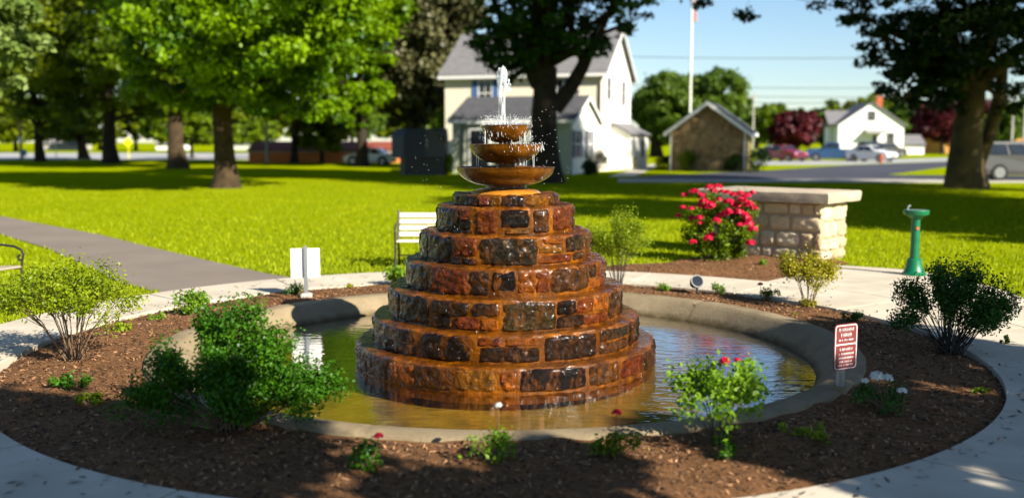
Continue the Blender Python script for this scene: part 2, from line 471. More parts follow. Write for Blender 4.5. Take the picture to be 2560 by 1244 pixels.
def siding_mat(name, c, step=.2):
    m, nt, b, o = new_mat(name)
    tc = N(nt, 'ShaderNodeTexCoord'); sx = N(nt, 'ShaderNodeSeparateXYZ'); nt.links.new(tc.outputs['Object'], sx.inputs[0])
    d = N(nt, 'ShaderNodeMath', operation='DIVIDE'); d.inputs[1].default_value = step; nt.links.new(sx.outputs[2], d.inputs[0])
    fr = N(nt, 'ShaderNodeMath', operation='FRACT'); nt.links.new(d.outputs[0], fr.inputs[0])
    f = noise_fac(nt, .8, 4)
    nt.links.new(ramp(nt, f, [(.3, c), (.7, tuple(x * .93 for x in c))]), b.inputs['Base Color'])
    b.inputs['Roughness'].default_value = .6
    add_bump(nt, b, fr.outputs[0], .5, .02)
    return m
M['clap_white'] = siding_mat('white_clapboard', (.80, .78, .72))
M['clap_cream'] = siding_mat('cream_clapboard', (.86, .76, .58))
M['clap_shaded'] = siding_mat('shaded_clapboard', (.42, .45, .36))  # grey green puts the extension front's shade into the siding colour

def rubble_mat():
    m, nt, b, o = new_mat('rubble_stone_wall')
    tc = N(nt, 'ShaderNodeTexCoord')
    v = N(nt, 'ShaderNodeTexVoronoi'); v.inputs['Scale'].default_value = 3.6
    nt.links.new(tc.outputs['Object'], v.inputs['Vector'])
    sep = N(nt, 'ShaderNodeSeparateColor'); nt.links.new(v.outputs['Color'], sep.inputs[0])
    v2 = N(nt, 'ShaderNodeTexVoronoi', feature='DISTANCE_TO_EDGE'); v2.inputs['Scale'].default_value = 3.6
    nt.links.new(tc.outputs['Object'], v2.inputs['Vector'])
    c = ramp(nt, sep.outputs[0], [(0, (.14, .085, .035)), (.5, (.22, .14, .06)), (1, (.29, .19, .09))])
    e = ramp(nt, v2.outputs['Distance'], [(.02, (0, 0, 0)), (.07, (1, 1, 1))])
    mx = N(nt, 'ShaderNodeMix', data_type='RGBA'); nt.links.new(e, mx.inputs[0])
    mx.inputs[6].default_value = (.19, .13, .07, 1); nt.links.new(c, mx.inputs[7])
    nt.links.new(mx.outputs[2], b.inputs['Base Color']); b.inputs['Roughness'].default_value = .9
    add_bump(nt, b, v2.outputs['Distance'], .6, .05)
    return m
M['rubble'] = rubble_mat()

# ------------------------------------------------------------------ world, sun, camera
SUN_AZ = math.atan2(.72, -.69); SUN_EL = R(31)
S = Vector((math.sin(SUN_AZ) * math.cos(SUN_EL), math.cos(SUN_AZ) * math.cos(SUN_EL), math.sin(SUN_EL)))
w = bpy.data.worlds.new('World'); scene.world = w; w.use_nodes = True
nt = w.node_tree
sky = nt.nodes.new('ShaderNodeTexSky'); sky.sky_type = 'NISHITA'; sky.sun_disc = False
sky.sun_elevation = SUN_EL; sky.sun_rotation = SUN_AZ
sky.air_density = 1.0; sky.dust_density = .2; sky.ozone_density = 4.0
nt.links.new(sky.outputs[0], nt.nodes['Background'].inputs[0])
nt.nodes['Background'].inputs[1].default_value = .062
sl = bpy.data.lights.new('sun', 'SUN'); sl.energy = 5.0; sl.angle = R(.5); sl.color = (1, .93, .80)
so = bpy.data.objects.new('sun', sl); COL.objects.link(so); so.location = (20, -12, 30)
so.rotation_euler = S.to_track_quat('Z', 'Y').to_euler()

cam = bpy.data.cameras.new('camera'); co = bpy.data.objects.new('camera', cam); COL.objects.link(co)
co.location = (0, 0, H); co.rotation_euler = (math.pi / 2 - PITCH, 0, 0)
cam.sensor_width = 36; cam.sensor_fit = 'HORIZONTAL'; cam.lens = 36 * F / 2560
cam.clip_start = .05; cam.clip_end = 2000
cam.dof.use_dof = True; cam.dof.focus_distance = 8.6; cam.dof.aperture_fstop = .85
scene.camera = co
scene.view_settings.view_transform = 'Standard'; scene.view_settings.look = 'None'
scene.view_settings.exposure = 1.32; scene.view_settings.gamma = 1
scene.render.engine = 'CYCLES'
scene.cycles.max_bounces = 6; scene.cycles.diffuse_bounces = 3; scene.cycles.transparent_max_bounces = 24
scene.cycles.use_denoising = True
scene.cycles.caustics_reflective = False; scene.cycles.caustics_refractive = False

# ------------------------------------------------------------------ ground
CX, CY = -.06, 9.29
RIM_O, RIM_I, WALL_I = 3.22, 2.98, 2.78
MX, MY, MR = -.14, 9.12, 4.24
RING = 5.25
WATER_Z = -.133

def polar(name, mats, cx, cy, r_of, nr, a0, a1, na, zf, kind='structure', close=False):
    vs, fs = [], []
    for i in range(nr + 1):
        for k in range(na + 1):
            a = a0 + (a1 - a0) * k / na
            r0, r1 = r_of(a)
            t = i / nr
            r = r0 + (r1 - r0) * t
            x, y = cx + r * math.cos(a), cy + r * math.sin(a)
            vs.append((x, y, zf(x, y)))
    for i in range(nr):
        for k in range(na):
            p = i * (na + 1) + k
            fs.append((p, p + na + 1, p + na + 2, p + 1))
    o = MB().add(vs, fs).build(name, mats, smooth=True)
    return tag(o, kind=kind)

# lawn: one sheet with a hole for the basin, out to the horizon
vs, fs = [], []
rad = [4.8, 5.4, 6, 7, 8.5, 10, 13, 17, 23, 32, 45, 65, 95, 140, 220, 350, 600, 1100]
na = 96
for r in rad:
    for k in range(na):
        a = 2 * math.pi * k / na
        vs.append((CX + r * math.cos(a), CY + r * math.sin(a), 0))
for i in range(len(rad) - 1):
    for k in range(na):
        j = (k + 1) % na
        fs.append((i * na + k, i * na + na + k, i * na + na + j, i * na + j))
tag(MB().add(vs, fs).build('lawn', M['lawn']), kind='structure')

def mz(x, y):
    k = max(0, math.hypot(x - MX, y - MY) - 4.15) * .5
    return -min(k, .06) + .012 + .028 * (.5 + mnoise.noise((x * .9, y * .9, 0))) + .022 * mnoise.noise((x * 4.5, y * 4.5, 3))
polar('mulch_bed', M['mulch'], CX, CY, lambda a: (3.20, 4.62), 24, 0, 2 * math.pi, 260, mz)

def lerp_tab(tab, a):
    if a <= tab[0][0]: return tab[0][1]
    for (a0, r0), (a1, r1) in zip(tab, tab[1:]):
        if a <= a1: return r0 + (r1 - r0) * (a - a0) / (a1 - a0)
    return tab[-1][1]
bed2 = [(49, 8.1), (54, 8.6), (59, 8.7), (63, 8.2), (66, 7.4), (69, 6.4), (75, 5.8), (84, 5.26)]
polar('mulch_patch', M['mulch'], CX, CY, lambda a: (5.15, lerp_tab(bed2, math.degrees(a))), 16, R(49), R(84), 60,
      lambda x, y: -.06 * max(0, 1 - max(0, math.hypot(x - CX, y - CY) - 5.15) / .22) + .012 + .03 * (.5 + mnoise.noise((x * .9, y * .9, 0))) + .015 * mnoise.noise((x * 5, y * 5, 3)))

# concrete walk round the bed, cast in bays with open joints
mb = MB()
nb = 18
for b_ in range(nb):
    a0 = 2 * math.pi * b_ / nb + .0022 + R(7); a1 = 2 * math.pi * (b_ + 1) / nb - .0022 + R(7)
    n = 12; poly = []
    for k in range(n + 1):
        a = a0 + (a1 - a0) * k / n
        poly.append((CX + RING * math.cos(a), CY + RING * math.sin(a)))
    for k in range(n, -1, -1):
        a = a0 + (a1 - a0) * k / n
        poly.append((MX + MR * math.cos(a), MY + MR * math.sin(a)))
    # top as strips, sides round it
    top = .034
    m = n + 1
    vsx = [(p[0], p[1], top) for p in poly] + [(p[0], p[1], -.08) for p in poly]
    L = len(poly)
    f = [(k, k + 1, L - 2 - k, L - 1 - k) for k in range(n)]
    f += [(i, L + i, L + (i + 1) % L, (i + 1) % L) for i in range(L)]
    mb.add(vsx, f)
# wide apron on the right of the walk
tab = [(-75, 6.5), (-30, 6.5), (0, 6.4), (19, 6.45), (30, 7.2), (41, 7.8), (48.8, 7.6)]
for (d0, d1) in ((-75, -38), (-37.8, -1), (-.8, 18), (18.15, 33), (33.15, 48.8)):
    n = 10
    ins = [(CX + (RING + .014) * math.cos(R(d0 + (d1 - d0) * k / n)), CY + (RING + .014) * math.sin(R(d0 + (d1 - d0) * k / n))) for k in range(n + 1)]
    out = [(CX + lerp_tab(tab, d0 + (d1 - d0) * k / n) * math.cos(R(d0 + (d1 - d0) * k / n)), CY + lerp_tab(tab, d0 + (d1 - d0) * k / n) * math.sin(R(d0 + (d1 - d0) * k / n))) for k in range(n + 1)]
    poly = out + ins[::-1]; L = len(poly)
    vsx = [(p[0], p[1], .034) for p in poly] + [(p[0], p[1], -.08) for p in poly]
    f = [(k, k + 1, L - 2 - k, L - 1 - k) for k in range(n)] + [(i, L + i, L + (i + 1) % L, (i + 1) % L) for i in range(L)]
    mb.add(vsx, f)
tag(mb.build('concrete_walk', M['concrete']), kind='structure')

def sheet(name, mat, px, z, kind='structure', thick=.0):
    pts = [G(*p) for p in px]
    mb = MB()
    mb.prism([(p.x, p.y) for p in pts], -.05, z)
    return tag(mb.build(name, mat), kind=kind)

# asphalt path running off to the left (world coordinates, butts the walk)
def pathpoly():
    up = [(705, 686), (660, 684), (500, 648), (380, 620), (250, 588), (120, 564), (0, 541), (-150, 515)]
    lo = [(-150, 558), (0, 586), (120, 622), (220, 668), (290, 706), (318, 722)]
    pts = [G(*p) for p in up] + [G(*p) for p in lo]
    pts = [(p.x, p.y) for p in pts]
    # close along the walk's outer edge
    a0 = math.atan2(pts[-1][1] - CY, pts[-1][0] - CX); a1 = math.atan2(pts[0][1] - CY, pts[0][0] - CX)
    arc = [(CX + (RING + .006) * math.cos(a0 + (a1 - a0) * k / 10), CY + (RING + .006) * math.sin(a0 + (a1 - a0) * k / 10)) for k in range(11)]
    return pts[:-1][1:] + arc
tag(MB().prism(pathpoly(), -.05, .014).build('asphalt_path', M['asphalt']), kind='structure')

sheet('street', M['street'], [(-300, 399), (640, 399), (900, 396), (900, 384), (640, 383), (-300, 382)], .01)
sheet('far_street', M['street'], [(1880, 413), (2120, 411), (2420, 401), (2700, 399), (2700, 391), (2420, 393), (2120, 402), (1880, 402)], .012)
sheet('driveway', M['asphalt_dark'], [(1545, 450), (1640, 439), (1900, 428), (2120, 413), (2420, 402), (2420, 410), (2210, 438), (2700, 440), (2700, 450)], .016)
sheet('driveway_edge', M['kerb'], [(1545, 456), (1545, 450.4), (2700, 450.4), (2700, 457)], .05)
sheet('garden_path', M['concrete'], [(1520, 442), (1590, 441), (1648, 412), (1630, 410)], .02)

# grass blades on the near lawn
n = 150000
a = rng.uniform(R(-10), R(190), n); r = 5.3 + (rng.uniform(0, 1, n) ** 1.5) * 34
P = np.stack([CX + r * np.cos(a), CY + r * np.sin(a), np.zeros(n)], 1)
keep = (P[:, 1] > 8) & (np.abs(P[:, 0]) < P[:, 1] * .56 + 1)
pp = pathpoly()
def inside(poly, x, y):
    c = np.zeros(len(x), bool); j = len(poly) - 1
    for i in range(len(poly)):
        xi, yi = poly[i]; xj, yj = poly[j]
        with np.errstate(divide='ignore', invalid='ignore'):
            t = ((yi > y) != (yj > y)) & (x < (xj - xi) * (y - yi) / (yj - yi + 1e-12) + xi)
        c ^= t; j = i
    return c
keep &= ~inside(pp, P[:, 0], P[:, 1])
ang = np.degrees(np.arctan2(P[:, 1] - CY, P[:, 0] - CX)); rr = np.hypot(P[:, 0] - CX, P[:, 1] - CY)
keep &= ~((ang > 48.5) & (ang < 84) & (rr < np.interp(ang, [b[0] for b in bed2], [b[1] for b in bed2]) + .05))
keep &= ~((ang < 49) & (rr < np.interp(ang, [t[0] for t in tab], [t[1] for t in tab]) + .05))
P = P[keep]; n = len(P)
h = rng.uniform(.03, .075, n)[:, None]; th = rng.uniform(0, 2 * np.pi, n)
sd = np.stack([np.cos(th), np.sin(th), 0 * th], 1) * (h * .22)
tip = P + np.stack([rng.normal(0, .02, n), rng.normal(0, .02, n), h[:, 0]], 1)
V = np.stack([P - sd, P + sd, tip], 1).reshape(-1, 3)
tag(fast_mesh('grass', V, 3, M['grass'], tint=rng.uniform(0, 1, n)), kind='stuff')

# bark chips
n = 34000
a = rng.uniform(0, 2 * np.pi, n); r = np.sqrt(rng.uniform(2.9 ** 2, 4.24 ** 2, n))
P = np.stack([MX + r * np.cos(a), MY + r * np.sin(a), 0 * r], 1)
P = P[np.hypot(P[:, 0] - CX, P[:, 1] - CY) > 3.26]
n2 = 3500
a2 = R(50) + rng.uniform(0, 1, n2) * R(30); rmax = np.interp(np.degrees(a2), [b[0] for b in bed2], [b[1] for b in bed2])
r2 = 5.32 + (rmax - 5.4).clip(0) * rng.uniform(0, 1, n2)
P[:, 2] = [mz(x, y) + .006 for x, y, _ in P]
P2 = np.stack([CX + r2 * np.cos(a2), CY + r2 * np.sin(a2), 0 * r2], 1)
P2[:, 2] = [.022 + .03 * (.5 + mnoise.noise((x * .9, y * .9, 0))) + .015 * mnoise.noise((x * 5, y * 5, 3)) for x, y, _ in P2]
P = np.concatenate([P, P2])
nr_ = rng.normal(size=P.shape) * .35 + np.array([0, 0, 1])
a3 = rng.uniform(0, 2 * np.pi, 330); r3 = 4.22 + np.abs(rng.normal(0, .10, 330))
P = np.concatenate([P, np.stack([MX + r3 * np.cos(a3), MY + r3 * np.sin(a3), np.full(330, .043)], 1)])
nr_ = rng.normal(size=P.shape) * .35 + np.array([0, 0, 1])
V = leaf_quads(P, nr_, .032, 3.0, .05, .85)
tag(fast_mesh('mulch_chips', V, 4, M['chip'], tint=rng.uniform(0, 1, len(P)) ** 1.6), kind='stuff')
# small dark flecks lying on the walk
n = 520
a = rng.uniform(0, 2 * np.pi, n); r = rng.uniform(4.3, 5.1, n)
r = np.where(rng.uniform(0, 1, n) < .4, 4.26 + np.abs(rng.normal(0, .12, n)), r)
P = np.stack([MX + r * np.cos(a), MY + r * np.sin(a), np.full(n, .041)], 1)
V = leaf_quads(P, rng.normal(size=P.shape) * .12 + np.array([0, 0, 1]), .055, 4.2, .1, .7)
tag(fast_mesh('walk_flecks', V, 4, M['fleck'], tint=rng.uniform(0, 1, n)), kind='stuff')

# ------------------------------------------------------------------ pool
pool = thing('fountain_basin', 'round low concrete basin holding shallow water around the tiered stone fountain', 'basin', (CX, CY, 0))
prof = [(RIM_O + .02, -.30), (RIM_O, .02), (RIM_O - .012, .045), (RIM_O - .04, .056), (RIM_I + .05, .056), (RIM_I + .012, .045), (RIM_I - .015, .015), (WALL_I + .03, -.12), (WALL_I, -.22), (WALL_I - .06, -.29)]
mb = MB()
n = 528
vs = []; fs = []
for (r, z) in prof:
    for k in range(n):
        t = 2 * math.pi * k / n
        q = (-.016 if k % 44 == 20 and r < RIM_O and z > -.2 else 0) * (1 if r > RIM_I else -1) + .006 * mnoise.noise((math.cos(t) * 14, math.sin(t) * 14, z * 3))
        vs.append(((r + q) * math.cos(t), (r + q) * math.sin(t), z + q * .6))
for i in range(len(prof) - 1):
    for k in range(n):
        j = (k + 1) % n
        fs.append((i * n + k, i * n + n + k, i * n + n + j, i * n + j))
mb.add(vs, [f[::-1] for f in fs]); mb.build('rim', M['rim'], pool, smooth=True)
MB().lathe([(WALL_I - .055, -.295), (0.0001, -.30)], 96).build('floor', M['poolfloor'], pool)
wd = MB()
vs = [(0, 0, 0)]; fs = []
nr_, na_ = 10, 96
for i in range(1, nr_ + 1):
    for k in range(na_):
        t = 2 * math.pi * k / na_; rr_ = (WALL_I + .035) * i / nr_
        vs.append((rr_ * math.cos(t), rr_ * math.sin(t), 0))
for k in range(na_): fs.append((0, 1 + k, 1 + (k + 1) % na_))
for i in range(nr_ - 1):
    for k in range(na_):
        j = (k + 1) % na_
        fs.append((1 + i * na_ + k, 1 + i * na_ + na_ + k, 1 + i * na_ + na_ + j, 1 + i * na_ + j))
o = MB().add(vs, fs).build('water', M['water'], None, smooth=True); o.location = (CX, CY, WATER_Z); tag(o, kind='structure')

# ------------------------------------------------------------------ stone fountain
ft = thing('stone_fountain', 'tall rust stained fountain of seven stone tiers topped by three round bowls', 'fountain', (CX, CY, 0))
BK, DB, BR, RD, OR, OL, OC, GY = (.006, .003, .0015), (.020, .008, .002), (.045, .016, .003), (.095, .017, .002), (.20, .050, .003), (.026, .015, .003), (.13, .048, .003), (.017, .011, .005)
TR = [1.389, 1.237, 1.085, .926, .784, .632, .488]
TZ = [-.20, .077, .315, .579, .825, 1.084, 1.318, 1.417]
ZX = lambda z: 880 + z / 2.182
spec = [  # black and olive on upper tiers' leftmost stones paints their shaded side
 [(40, 130, 0, .95, DB), (135, 255, .0, .95, BR), (265, 400, .05, .9, OR), (405, 590, .05, .95, BR), (600, 790, .1, .95, OC), (820, 890, .1, .9, OR), (910, 1230, .05, .95, BK), (1245, 1400, .05, .95, BR), (1415, 1540, .1, .9, RD), (1550, 1655, .0, .95, DB)],
 [(124, 400, .5, .95, BK), (150, 412, .03, .45, BK), (430, 670, .04, .97, BK), (705, 822, .66, .97, RD), (845, 1000, .68, .95, OR), (718, 1005, .07, .6, DB), (1030, 1292, .05, .95, DB), (1310, 1470, .55, .97, GY), (1312, 1462, .05, .48, BR), (1478, 1562, .05, .95, BK)],
 [(204, 290, .03, .97, OL), (297, 455, .03, .97, BK), (475, 662, .5, .97, DB), (678, 812, .52, .97, DB), (485, 570, .05, .44, BK), (598, 712, .04, .46, RD), (720, 802, .04, .42, OR), (828, 1088, .02, .97, OL), (1096, 1192, .5, .95, BK), (1196, 1280, .48, .97, RD), (1098, 1230, .04, .44, DB), (1236, 1360, .04, .4, RD), (1288, 1364, .48, .96, OR), (1372, 1446, .05, .97, BR), (1452, 1466, .05, .95, DB)],
 [(302, 440, .02, .97, BK), (446, 664, .05, .97, RD), (668, 756, .06, .97, DB), (776, 888, .22, .95, BK), (905, 990, .15, .9, OR), (993, 1060, .15, .9, RD), (1068, 1266, .1, .95, BR), (1274, 1312, .5, .95, DB), (1320, 1376, .5, .97, RD), (1274, 1330, .05, .42, OR), (1338, 1386, .05, .42, RD)],
 [(386, 430, .02, .97, OL), (434, 560, .02, .97, BK), (568, 694, .32, .96, RD), (562, 696, .04, .24, BK), (714, 1002, .03, .98, GY), (1012, 1132, .42, .66, OC), (1030, 1134, .76, .94, OR), (1010, 1180, .06, .32, RD), (1150, 1256, .42, .97, DB), (1194, 1254, .08, .34, BR), (1266, 1296, .1, .95, BR)],
 [(468, 596, .02, .97, BK), (602, 662, .55, .97, RD), (604, 660, .18, .5, BK), (502, 664, .02, .14, BK), (694, 784, .05, .95, RD), (816, 960, .26, .97, BK), (840, 964, .03, .18, OC), (986, 1066, .05, .95, BR), (1086, 1192, .1, .97, RD), (1197, 1208, .1, .95, BR)],
 [(550, 700, .02, .97, BK), (704, 750, .1, .95, RD), (756, 814, .1, .95, OC), (818, 940, .06, .97, BK), (946, 1066, .1, .95, OC), (1072, 1126, .05, .97, DB)],
]
CXP = 1264.0
halfw = [371, 331, 290, 248, 210, 170, 131.5]
def stone(mb, Rr, a0, a1, z0, z1, col, seed):
    w_, h_ = (a1 - a0) * Rr, z1 - z0
    nu = max(6, int(w_ / .014)); nv = max(5, int(h_ / .014))
    nu, nv = min(nu, 34), min(nv, 18)
    vs, fs = [], []
    for i in range(nv + 1):
        for k in range(nu + 1):
            u, v = 2 * k / nu - 1, 2 * i / nv - 1
            # rounded corners and an uneven outline
            cu = 1 - .07 * abs(v) ** 4; cv = 1 - .07 * abs(u) ** 4
            uu, vv = u * cu, v * cv
            e1 = mnoise.noise((u * 2.2 + seed, v * 2.2, 1.3)) * .20
            e2 = mnoise.noise((u * 2.2, v * 2.2 + seed, 7.7)) * .20
            wu = abs(u) ** 3; wv = abs(v) ** 3
            uu += e1 * wu * min(1, .12 / w_); vv += e2 * wv * min(1, .12 / h_)
            edge = max(abs(u), abs(v))
            d = .014 * (1 - edge ** 9) - .005
            if edge < .999:
                x_, z_ = uu * w_ * .5, vv * h_ * .5
                d += .013 * mnoise.noise((x_ * 18 + seed, z_ * 18, seed * .37)) + .008 * mnoise.noise((x_ * 48, z_ * 48 + seed, 2.1)) + .01 * mnoise.noise((x_ * 7 + seed, z_ * 7, 5.5))
                d = max(d, -.004)
            else: d = -.012
            a = (a0 + a1) / 2 + uu * (a1 - a0) / 2
            rr_ = Rr + d
            vs.append((rr_ * math.cos(a), rr_ * math.sin(a), (z0 + z1) / 2 + vv * h_ / 2))
    for i in range(nv):
        for k in range(nu):
            p = i * (nu + 1) + k
            fs.append((p, p + 1, p + nu + 2, p + nu + 1))
    k = random.uniform(.85, 1.15)
    mb.add(vs, fs, 1, tuple(c * k for c in col))
for ti in range(7):
    Rr, z0, z1 = TR[ti], TZ[ti], TZ[ti + 1]
    zt0 = WATER_Z if ti == 0 else z0
    mb = MB()
    # mortar core with a softened, uneven lip
    nxt = TR[ti + 1] - .05 if ti < 6 else 0.0001
    prof = [(Rr - .012, z0 - .02), (Rr - .008, z0 + .05), (Rr - .006, (z0 + z1) / 2), (Rr - .004, z1 - .03), (Rr - .006, z1 - .012), (Rr - .018, z1 - .001), (Rr - .045, z1 + .004), (nxt + (Rr - nxt) * .4, z1 + .004), (nxt, z1 + .008)]
    n = 220; vs = []; fs = []
    for i, (r, z) in enumerate(prof):
        for k in range(n):
            t = 2 * math.pi * k / n
            q = .011 * mnoise.noise((math.cos(t) * r * 9, math.sin(t) * r * 9, z * 9)) + .008 * mnoise.noise((math.cos(t) * r * 30, math.sin(t) * r * 30, z * 30))
            zq = q * 1.1 if 3 <= i < 8 else 0
            vs.append(((r + q) * math.cos(t), (r + q) * math.sin(t), z + zq))
    for i in range(len(prof) - 1):
        for k in range(n):
            j = (k + 1) % n
            fs.append((i * n + k, i * n + j, i * n + n + j, i * n + n + k))
    if nxt < .001: fs.append(tuple(range((len(prof) - 1) * n, len(prof) * n)))
    mb.add(vs, fs, 0)
    used = []
    for si, (xa, xb, va, vb, col) in enumerate(spec[ti]):
        sa = max(-.985, min(.985, (ZX(xa) - CXP) / halfw[ti])); sb = max(-.985, min(.985, (ZX(xb) - CXP) / halfw[ti]))
        a0, a1 = math.asin(sa) - math.pi / 2, math.asin(sb) - math.pi / 2
        zz0, zz1 = zt0 + (z1 - zt0) * (va * .92 + .03), zt0 + (z1 - zt0) * (vb * .92 + .03)
        stone(mb, Rr, a0 - .008 / Rr, a1 + .008 / Rr, zz0 - .007, zz1 + .007, col, ti * 31 + si * 7.3)
        used.append((a0, a1))
    # the far side, coursed at random
    a = max(u[1] for u in used) + .03 / Rr; end = min(u[0] for u in used) + 2 * math.pi - .03 / Rr
    sd = 900 + ti * 50
    while a < end - .06 / Rr:
        wdt = min(random.uniform(.13, .32) / Rr, end - a)
        cols = [BK, DB, DB, BR, RD, OL, GY, OC]
        zA, zB = zt0 + (z1 - zt0) * .05, zt0 + (z1 - zt0) * .93
        if random.random() < .45 and ti < 6:
            zm = zA + (zB - zA) * random.uniform(.4, .6)
            stone(mb, Rr, a, a + wdt, zA, zm - .012, random.choice(cols), sd); stone(mb, Rr, a, a + wdt, zm + .012, zB, random.choice(cols), sd + 3)
        else: stone(mb, Rr, a, a + wdt, zA, zB, random.choice(cols), sd)
        sd += 7; a += wdt + .028 / Rr
    mb.build('stone_tier', [M['mortar'], M['fieldstone']], ft, smooth=True, colattr=True)

MB().lathe([(.335, 1.40), (.325, 1.425), (.29, 1.447), (.22, 1.462), (.15, 1.468)], 64, wob=.006).build('plinth', M['dome'], ft, smooth=True)
def bowl(rb, rt, z0, z1, th, foot):
    prof = [(foot, z0 - .0), (rb, z0)]
    for k in range(1, 13):
        t = k / 12
        prof.append((rb + (rt - rb) * math.sin(t * math.pi / 2) ** .9, z0 + (z1 - z0) * (1 - math.cos(t * math.pi / 2)) ** .85))
    prof += [(rt + .004, z1 + .004), (rt - th * .4, z1 + .010), (rt - th, z1 + .004)]
    for k in range(10, -1, -1):
        t = k / 12
        prof.append((max(.001, rb - th + (rt - rb) * math.sin(t * math.pi / 2) ** .9), z0 + th + (z1 - z0) * (1 - math.cos(t * math.pi / 2)) ** .85))
    o = MB().lathe(prof, 72, wob=.004).build('bowl', M['bowl'], ft, smooth=True)
    wl = z1 - .008
    MB().lathe([(rt - th - .004, wl), (.0005, wl)], 48).build('bowl_water', M['water'], o)
    return o
MB().lathe([(.20, 1.455), (.19, 1.49), (.185, 1.53)], 40).build('pedestal', M['bowl'], ft, smooth=True)
bowl(.17, .452, 1.492, 1.652, .03, .05)
MB().lathe([(.10, 1.60), (.085, 1.66), (.10, 1.72)], 32).build('pedestal', M['bowl'], ft, smooth=True)
bowl(.10, .333, 1.695, 1.862, .026, .03)
MB().lathe([(.07, 1.80), (.06, 1.87), (.07, 1.91)], 32).build('pedestal', M['bowl'], ft, smooth=True)
bowl(.075, .222, 1.885, 2.035, .022, .02)

# water jet
mb = MB()
def strand(pts, rads): mb.tube(pts, rads, 10)
top = 2.56
for k in range(6):
    ox, oy = random.uniform(-.026, .026), random.uniform(-.022, .022)
    pts, rd_ = [], []
    hh = random.uniform(.40, .53)
    for i in range(15):
        t = i / 14
        pts.append((-.03 + ox * (1 + .6 * t) + .006 * math.sin(9 * t + k), oy * (1 + .6 * t), 2.035 + hh * t))
        rd_.append(.0055 + .013 * t ** 2 + .003 * math.sin(17 * t + k * 2))
    rd_[-1] = .004
    strand(pts, rd_)
for k in range(46):
    t = random.random() ** .7
    side = random.random() < .45
    zc = 2.56 - .20 * t + random.gauss(0, .012)
    xc = -.035 + random.gauss(0, .016) + (.055 * t ** .6 if side else 0)
    mb.ball((xc, random.gauss(0, .022), zc), random.uniform(.009, .021) * (1.15 - .6 * t), 8, 6, sq=(1, 1, random.uniform(1.0, 2.0)), jit=.5)
o = mb.build('water_jet', M['jet'], None, smooth=True); o.location = (CX, CY, 0)
tag(o, 'white column of water spouting up from the topmost bowl', 'water jet')

# splash and drops
mb = MB()
def drop(x, y, z, r, stretch=1.0, d=None):
    if d is None: mb.ball((x, y, z), r, 6, 4, sq=(1, 1, stretch))
    else:
        p = Vector((x, y, z)); d = Vector(d).normalized()
        mb.tube([p - d * r * stretch, p - d * r * .3, p + d * r * .6, p + d * r * stretch], [r * .2, r * .9, r * .8, r * .15], 5)
for k in range(280):
    a = random.uniform(0, 2 * math.pi); r0 = random.uniform(.05, .225)
    v = random.random()
    z = 2.04 + v ** 2.2 * .09
    x, y = math.cos(a) * (r0 + v * .03), math.sin(a) * (r0 + v * .03)
    drop(x, y, z, random.uniform(.0016, .0038), random.uniform(2, 6), (math.cos(a) * .6, math.sin(a) * .6, random.uniform(.4, 1.3)))
for k in range(150):
    a = random.uniform(0, 2 * math.pi); r0 = .226 + random.random() * .03
    drop(math.cos(a) * r0, math.sin(a) * r0, random.uniform(1.90, 2.05), random.uniform(.0015, .0034), random.uniform(2, 6), (.1, .1, -1))
for k in range(110):
    a = random.uniform(-1.6, 1.0); r0 = .335 + random.random() ** 2 * .03
    drop(math.cos(a) * r0, math.sin(a) * r0, random.uniform(1.80, 1.885), random.uniform(.0015, .0034), random.uniform(2, 5), (.2, 0, -1))
for (cx_, w_, zt, zb) in ((.13, .035, 1.80, 1.675), (.18, .02, 1.80, 1.67), (.10, .015, 1.78, 1.675), (-.17, .02, 2.0, 1.87), (.12, .014, 1.97, 1.87), (-.02, .014, 1.97, 1.87), (.19, .018, 2.0, 1.87), (-.09, .012, 1.95, 1.87), (.06, .012, 1.95, 1.87), (-.25, .012, 1.80, 1.665), (.26, .014, 1.82, 1.66)):
    for j in range(int(w_ / .005)):
        x0 = cx_ + random.uniform(-w_, w_)
        y0 = -random.uniform(.03, .14)
        mb.tube([(x0, y0, zt), (x0 + random.gauss(0, .004), y0, (zt + zb) / 2), (x0 + random.gauss(0, .006), y0, zb)], [.0035, .0028, .0022], 5)
for k in range(420):   # fine spray drifting to the left of the bowls
    x = -abs(random.gauss(.0, .42)) + .12; y = random.gauss(0, .28)
    drop(x, y, 1.35 + random.random() * .85 - abs(x) * .25, random.uniform(.0010, .0024))
for k in range(90):
    x = random.uniform(.1, .6); drop(x, random.gauss(0, .25), random.uniform(1.5, 2.2), random.uniform(.0014, .0034))
for ti in range(6):    # drops and beads running down the tiers
    Rr = TR[ti]
    for k in range(14):
        a = random.uniform(-math.pi + .1, -.1)
        z = random.uniform(max(TZ[ti], WATER_Z), TZ[ti + 1])
        rr_ = Rr + .022
        drop(math.cos(a) * rr_, math.sin(a) * rr_, z, random.uniform(.0012, .0024), random.uniform(2, 5), (0, 0, 1))
o = mb.build('water_drops', M['drop'], None, smooth=True); o.location = (CX, CY, 0)
tag(o, kind='stuff')

# dried straw caught on a ledge
mb = MB()
c0 = Vector((CX - .655, CY - .30, 1.09))
for k in range(34):
    p = c0 + Vector((random.gauss(0, .03), random.gauss(0, .03), random.uniform(0, .025)))
    d = Vector((random.gauss(0, 1), random.gauss(0, 1), random.gauss(0, .4))).normalized() * random.uniform(.02, .06)
    mb.tube([p - d, p + Vector((0, 0, .006)), p + d], .0022, 5)
o = mb.build('straw_tuft', M['twig'], None); tag(o, 'tuft of dry straw lying on a left ledge of the stone fountain', 'straw')

